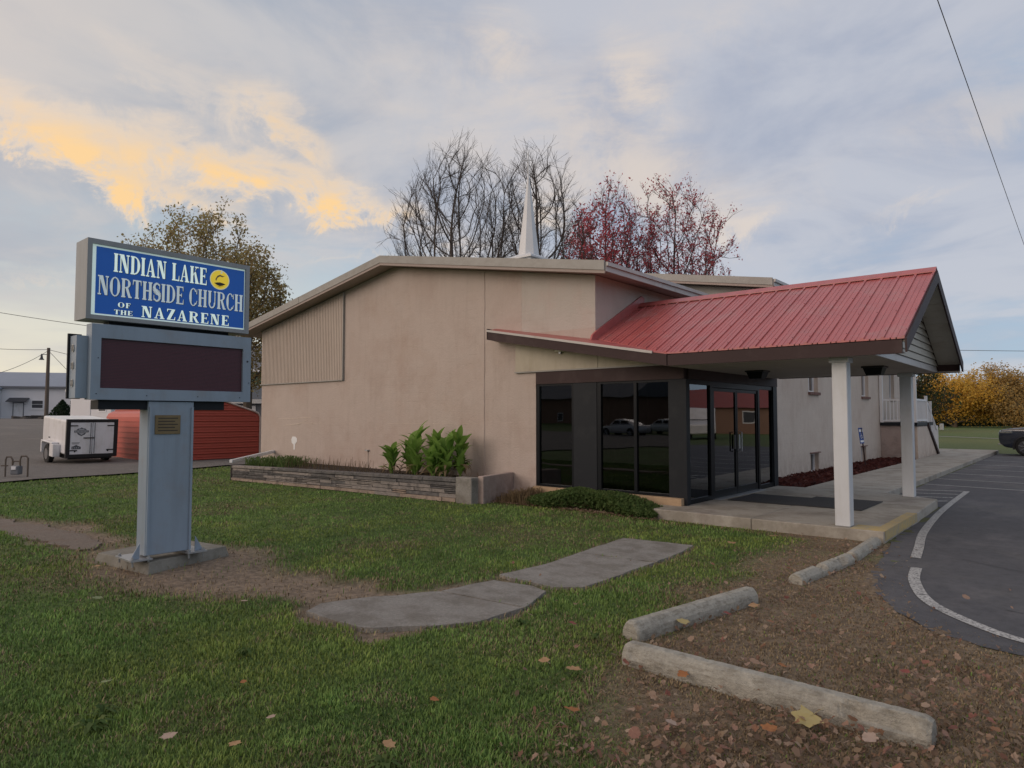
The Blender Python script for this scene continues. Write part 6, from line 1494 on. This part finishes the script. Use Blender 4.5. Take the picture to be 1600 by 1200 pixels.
dec([(-.14,-.11),(.14,-.11),(.14,-.03),(.06,.0),(0,.04),(-.07,.0),(-.14,-.02)], 'decal', M['decal']); 
for k in range(4): dec([(-.12+.06*k,-.08),(-.09+.06*k,-.08),(-.09+.06*k,-.05),(-.12+.06*k,-.05)], 'decal_mark', M['decal_light'], tx-.0084)
for yy in (ty0-.11, ty1+.11):
    wx = tx-1.42; w = MB().tube([(wx,yy-.09,.34),(wx,yy-.07,.34),(wx,yy+.07,.34),(wx,yy+.09,.34)],[.30,.34,.34,.30],24).build('wheel', M['rubber'], tr)
    MB().tube([(wx,yy-.095,.34),(wx,yy+.095,.34)], .19, 16).build('rim', M['rim'], w)
    s_ = -1 if yy < ym else 1; fe = MB(); fy0, fy1 = sorted((ty0-.22 if s_ < 0 else ty1+.001, ty0-.001 if s_ < 0 else ty1+.22))
    fe.box((wx-.62,fy0,.74),(wx+.62,fy1,.79)); fe.box((wx+.40,fy0,.30),(wx+.80,fy1,.739)); fe.box((wx-.62,fy0,.35),(wx-.50,fy1,.739)); fe.build('fender', M['trailer_white'], tr, bevel=.015)
B((tx-TL+.1,ty0+.1,.25),(tx-.15,ty1-.1,.41)).build('chassis', M['black_paint'], tr)
MB().tube([(tx-TL,ty0+.2,.45),(tx-TL-1.2,ym,.45),(tx-TL,ty1-.2,.45)], .035, 6).build('drawbar', M['black_paint'], tr)
B((tx-1.95,ty0-.013,.86),(tx-1.80,ty0-.001,.90)).build('side_marker', M['far_dark'], tr)
tr.rotation_euler = (0, R_(3.6), 0); tr.location = (tx, (ty0+ty1)/2, -.05)
# gas meter set
gm = thing('gas_meter', 'grey gas meter with looping pipes standing at the left edge of the lawn', 'gas meter', (-22.3,5.25,0)); q0 = Vector((-22.60,5.02,0)); qd = Vector((.46,.40,0)).normalized()
def gp_(s, z, o=0): return q0+qd*s+Vector((0,0,z))
mb = MB(); mb.tube([gp_(0,-.1),gp_(0,.5),gp_(.03,.58),gp_(.14,.58),gp_(.19,.5),gp_(.19,.36)], .022, 6); mb.tube([gp_(-.12,.34),gp_(.06,.34)], .018, 6); mb.build('pipe', M['pole_wood'], gm)
mb = MB(); mb.tube([gp_(.40,.3),gp_(.40,.52),gp_(.43,.60),gp_(.56,.60),gp_(.61,.55),gp_(.61,-.1)], .022, 6); mb.tube([gp_(.19,.36),gp_(.22,.46),gp_(.38,.46),gp_(.40,.34)], .02, 6); mb.build('pipe', M['pole_wood'], gm)
MB().tube([gp_(.30,.05)-Vector((.06,-.05,0)),gp_(.30,.05)+Vector((.06,-.05,0))], .01, 5)
mm = MB(); Mx = Matrix.Translation(gp_(.30,0)) @ Matrix.Rotation(math.atan2(.40,.46),4,'Z'); mm.box((-.12,-.09,.10),(.12,.09,.34),Mx); mb_ = mm.build('meter_body', M['far_grey'], gm, bevel=.03, segs=2)
mm = MB(); mm.box((-.06,-.12,.24),(.06,-.091,.33),Mx); mm.build('dial', M['far_white'], mb_)

# accessible parking sign in the mulch bed, nearly edge-on
hs = thing('parking_sign', 'narrow blue and white parking sign on a thin leaning post in the mulch bed', 'sign', (-5.45,23.6,0)); 
sp = MB(); sp.tube([(-5.42,23.62,-.1),(-5.50,23.45,1.32)], .022, 6); sp.build('post', M['brown'], hs)
SM = Matrix.Translation((-5.50,23.42,1.08)) @ Matrix.Rotation(R_(-6),4,'Y') @ Matrix.Rotation(R_(80),4,'Z')
mm = MB(); mm.box((-.14,-.012,-.25),(.14,.0,.25),SM); pnl = mm.build('sign_panel', M['hc_blue'], hs)
mm = MB(); mm.box((-.12,-.0145,.12),(.12,-.0125,.20),SM); mm.box((-.12,-.0145,-.21),(.12,-.0125,-.15),SM)
pts_ = [SM @ Vector((.05*math.cos(a*math.pi/8)-.01,-.0135,.05*math.sin(a*math.pi/8)-.04)) for a in range(16)]; mm.tube(pts_+[pts_[0]], .008, 4, cap=False); mm.tube([SM @ Vector((-.01,-.0135,.09)), SM @ Vector((-.01,-.0135,.0)), SM @ Vector((.05,-.0135,.0)), SM @ Vector((.08,-.0135,-.07))], .008, 4); mm.build('sign_symbol', M['vinyl'], pnl)

# ------------------------------------------------------------------ vehicles
def car_body(name, label, loc, rz, L_, W_, H_, hood, paint, suv=True, group=None):
    t = thing(name, label, 'car', loc, rz, group); W = WM[t.name]; x0, x1 = -L_/2, L_/2
    # front of the car points to local -X
    if suv: pr = [(x0+.22,.36),(x0+.03,.52),(x0,.80),(x0+.01,1.02),(x0+.10,hood-.06),(x0+.5,hood),(x0+1.35,hood+.05),(x1-.25,hood+.08),(x1-.05,1.0),(x1,.6),(x1-.1,.36),(x0+1.35,.30),(x0+.6,.30)]
    else: pr = [(x0+.1,.3),(x0,.5),(x0+.1,.72),(x0+1.2,hood),(x1-1.0,hood+.03),(x1-.08,.92),(x1,.5),(x1-.1,.3)]
    mb = MB(); mb.prism([W @ Vector((p[0],-W_/2,p[1])) for p in pr], W.to_3x3() @ Vector((0,W_,0))); body = mb.build('body', paint, t, bevel=.07, segs=3, smooth=True)
    if suv: ca = [(x0+1.3,hood+.04),(x0+2.1,H_-.05),(x0+2.6,H_),(x1-.7,H_-.03),(x1-.15,hood+.1)]
    else: ca = [(x0+1.15,hood),(x0+1.95,H_-.04),(x0+2.6,H_),(x1-1.5,H_-.08),(x1-.75,hood+.02)]
    mb = MB(); mb.prism([W @ Vector((p[0],-W_/2+.12,p[1])) for p in ca], W.to_3x3() @ Vector((0,W_-.24,0))); cab = mb.build('cabin', paint, t, bevel=.08, segs=3, smooth=True)
    cz0 = hood+.12; cxm = (ca[0][0]+ca[-1][0])/2
    for s in (-1, 1):
        yy = s*(W_/2-.118)
        for (a, b) in ((ca[0][0]+.42,cxm-.05),(cxm+.05,ca[-1][0]-.45)):
            mb = MB(); mb.prism([W @ Vector(v) for v in ((a,yy,cz0),(b,yy,cz0),(b-.05,yy,H_-.12),(a+.32 if a < cxm-.3 else a,yy,H_-.12))], W.to_3x3() @ Vector((0,s*.006,0))); mb.build('side_window', M['car_glass'], t)
        for wx in (x0+.95, x1-.95):
            r = .38 if suv else .32; y_ = s*(W_/2-.08)
            mb = MB(); mb.tube([W @ Vector((wx,y_-.12,r)), W @ Vector((wx,y_-.1,r)), W @ Vector((wx,y_+.1,r)), W @ Vector((wx,y_+.12,r))],[r-.04,r,r,r-.04],28); w = mb.build('wheel', M['rubber'], t)
            mb = MB(); mb.tube([W @ Vector((wx,y_+s*.10,r)), W @ Vector((wx,y_+s*.122,r))], r*.72, 24); mb.build('rim', M['far_dark'], w)
            mb = MB()
            for k in range(7):
                a = k*2*math.pi/7+.2; mb.tube([W @ Vector((wx+math.cos(a)*.05,y_+s*.128,r+math.sin(a)*.05)), W @ Vector((wx+math.cos(a)*r*.68,y_+s*.128,r+math.sin(a)*r*.68))], .022, 4)
            mb.build('spokes', M['chrome'], w)
            mb = MB(); mb.tube([W @ Vector((wx+math.cos(a_*math.pi/12)*(r+.05),y_+s*.085,r+math.sin(a_*math.pi/12)*(r+.05))) for a_ in range(-1,14)], .045, 6); mb.build('wheel_arch', M['black_paint'], t)
        hz = hood-.17; mb = MB(); mb.box((x0+.04,s*(W_/2-.45),hz-.05),(x0+.50,s*(W_/2+.004),hz+.06),W); mb.build('headlight', M['chrome'], t, bevel=.02)
        mb = MB(); mb.box((x0+1.1,s*(W_/2+.003),.42),(x1-1.2,s*(W_/2+.012),.46),W); mb.build('side_trim', M['chrome'], t)
    mb = MB(); mb.box((x0-.04,-W_/2+.15,.46),(x0+.3,W_/2-.1,.50),W); mb.build('bumper_trim', M['chrome'], t); mb = MB(); mb.box((x0-.02,-W_/2+.4,.62),(x0+.1,W_/2-.4,hood-.2),W); mb.build('grille', M['black_paint'], t)
    mb = MB(); mb.box((x0-.03,-W_/2+.1,.70),(x0+.32,W_/2-.05,.73),W); mb.build('bumper_trim', M['chrome'], t)
    return t
car_body('parked_car', 'dark blue sport utility vehicle parked at the right edge, nose to the left', (-2.95+2.4,36.9,0), 0, 4.9, 1.95, 1.78, 1.17, M['suv'])

# ------------------------------------------------------------------ the side of the road the windows mirror
M['road'] = M['asphalt']
poly_sheet('road', [(-90,-40),(60,-40),(60,-33),(-90,-33)], .006, M['asphalt'], kind='structure')
M['silver'] = mat('silver', (.55,.56,.58), .3, metal=.4, coat=.6)
def mirror_y(px, D):   # where a thing must stand for the front panes to mirror it at column px
    g = ground_dir(px)*D; return (g.x, 2*10.878-g.y)
def mirror_x(px, D): g = ground_dir(px)*D; return (2*-5.367-g.x, g.y)
x_, y_ = mirror_y(975, 58); car_body('parked_sedan', 'silver sedan mirrored in the front window panes', (x_,y_,0), .15, 4.6, 1.8, 1.42, .92, M['silver'], False)
x_, y_ = mirror_y(1042, 62); car_body('parked_sedan', 'second silver sedan mirrored near the corner column', (x_,y_,0), .15, 4.6, 1.8, 1.42, .92, M['silver'], False)
def plain_house(name, label, x, y, rz, w, d, h, hr, mw, mr):
    t = thing(name, label, 'building', (x,y,0), rz); W_ = WM[t.name]
    MB().box((-w/2,-d/2,-.3),(w/2,d/2,h),W_).build('wall', mw, t); r = MB(); r.prism([(-w/2-.5,-d/2-.5,h),(-w/2-.5,0,hr),(-w/2-.5,d/2+.5,h)],(w+1,0,0),W_); r.build('roof', mr, t)
    for s in (-1,1):
        for k in (-.3,0,.3): 
            wi = MB().box((w*k-.6,s*d/2-.02,1),(w*k+.6,s*(d/2+.03),2.2),W_).build('window', M['vinyl'], t); MB().box((w*k-.5,s*(d/2+.031)-.01,1.1),(w*k+.5,s*(d/2+.031)+.01,2.1),W_).build('pane', M['far_dark'], wi)
    return t
M['red_tile'] = mat('red_tile', (.30,.07,.055), .6)
x_, y_ = mirror_x(1122, 72); plain_house('red_roofed_building', 'brown building with a red roof mirrored in the glass doors', x_, y_, -.2, 14, 12, 2.5, 4.6, M['far_brick'], M['red_tile'])
x_, y_ = mirror_x(1097, 52)
van = thing('white_van', 'white van mirrored in the pane beside the glass doors', 'van', (x_,y_,0), 1.15); W = WM[van.name]
mb = MB(); mb.prism([W @ Vector(p) for p in ((-2.7,-1,.4),(-2.75,-1,1.1),(-1.9,-1,1.35),(-1.2,-1,2.3),(2.7,-1,2.35),(2.75,-1,.4))], W.to_3x3() @ Vector((0,2,0))); mb.build('body', M['trailer_white'], van, bevel=.08, segs=2)
for s in (-1,1):
    mb = MB(); mb.prism([W @ Vector(p) for p in ((-1.5,s*1.0,1.4),(2.5,s*1.0,1.4),(2.5,s*1.0,2.0),(-1.1,s*1.0,2.0))], W.to_3x3() @ Vector((0,s*.01,0))); mb.build('side_window', M['car_glass'], van)
    for wx in (-1.7,1.7): mb = MB(); mb.tube([W @ Vector((wx,s*.8,.36)), W @ Vector((wx,s*1.02,.36))], .36, 20); mb.build('wheel', M['rubber'], van)
mb = MB(); mb.box((-1.95,-.85,1.4),(-1.9,.85,1.45),W); mb.box((2.76,-.8,1.4),(2.77,.8,2.0),W); mb.build('rear_window', M['far_dark'], van)
for x, y, rz, w, lab in ((-55,-60,.2,26,'long dark brown house across the road behind the camera'),(-22,-62,0,22,'dark brown house across the road, nearer the lot'),(12,-60,-.1,24,'brown house across the road behind the parking lot')):
    plain_house('roadside_house', lab, x, y, rz, w, 12, 4.2, 7.5, M['far_brick'], M['far_grey'])
pts = []
for i in range(9000): a = rnd.uniform(-100,50); pts.append((a, -78+rnd.uniform(-5,5), rnd.random()**1.1*13*(.7+.5*mnoise.noise(Vector((a*.08,0,0))))))
o = fol_obj('roadside_woods', foliage('roadside_woods', M['leaf_dkgreen'], np.array(pts), 1.0, 2.4, .3)); tag(o, 'dark trees behind the houses across the road', 'woods', kind='stuff')
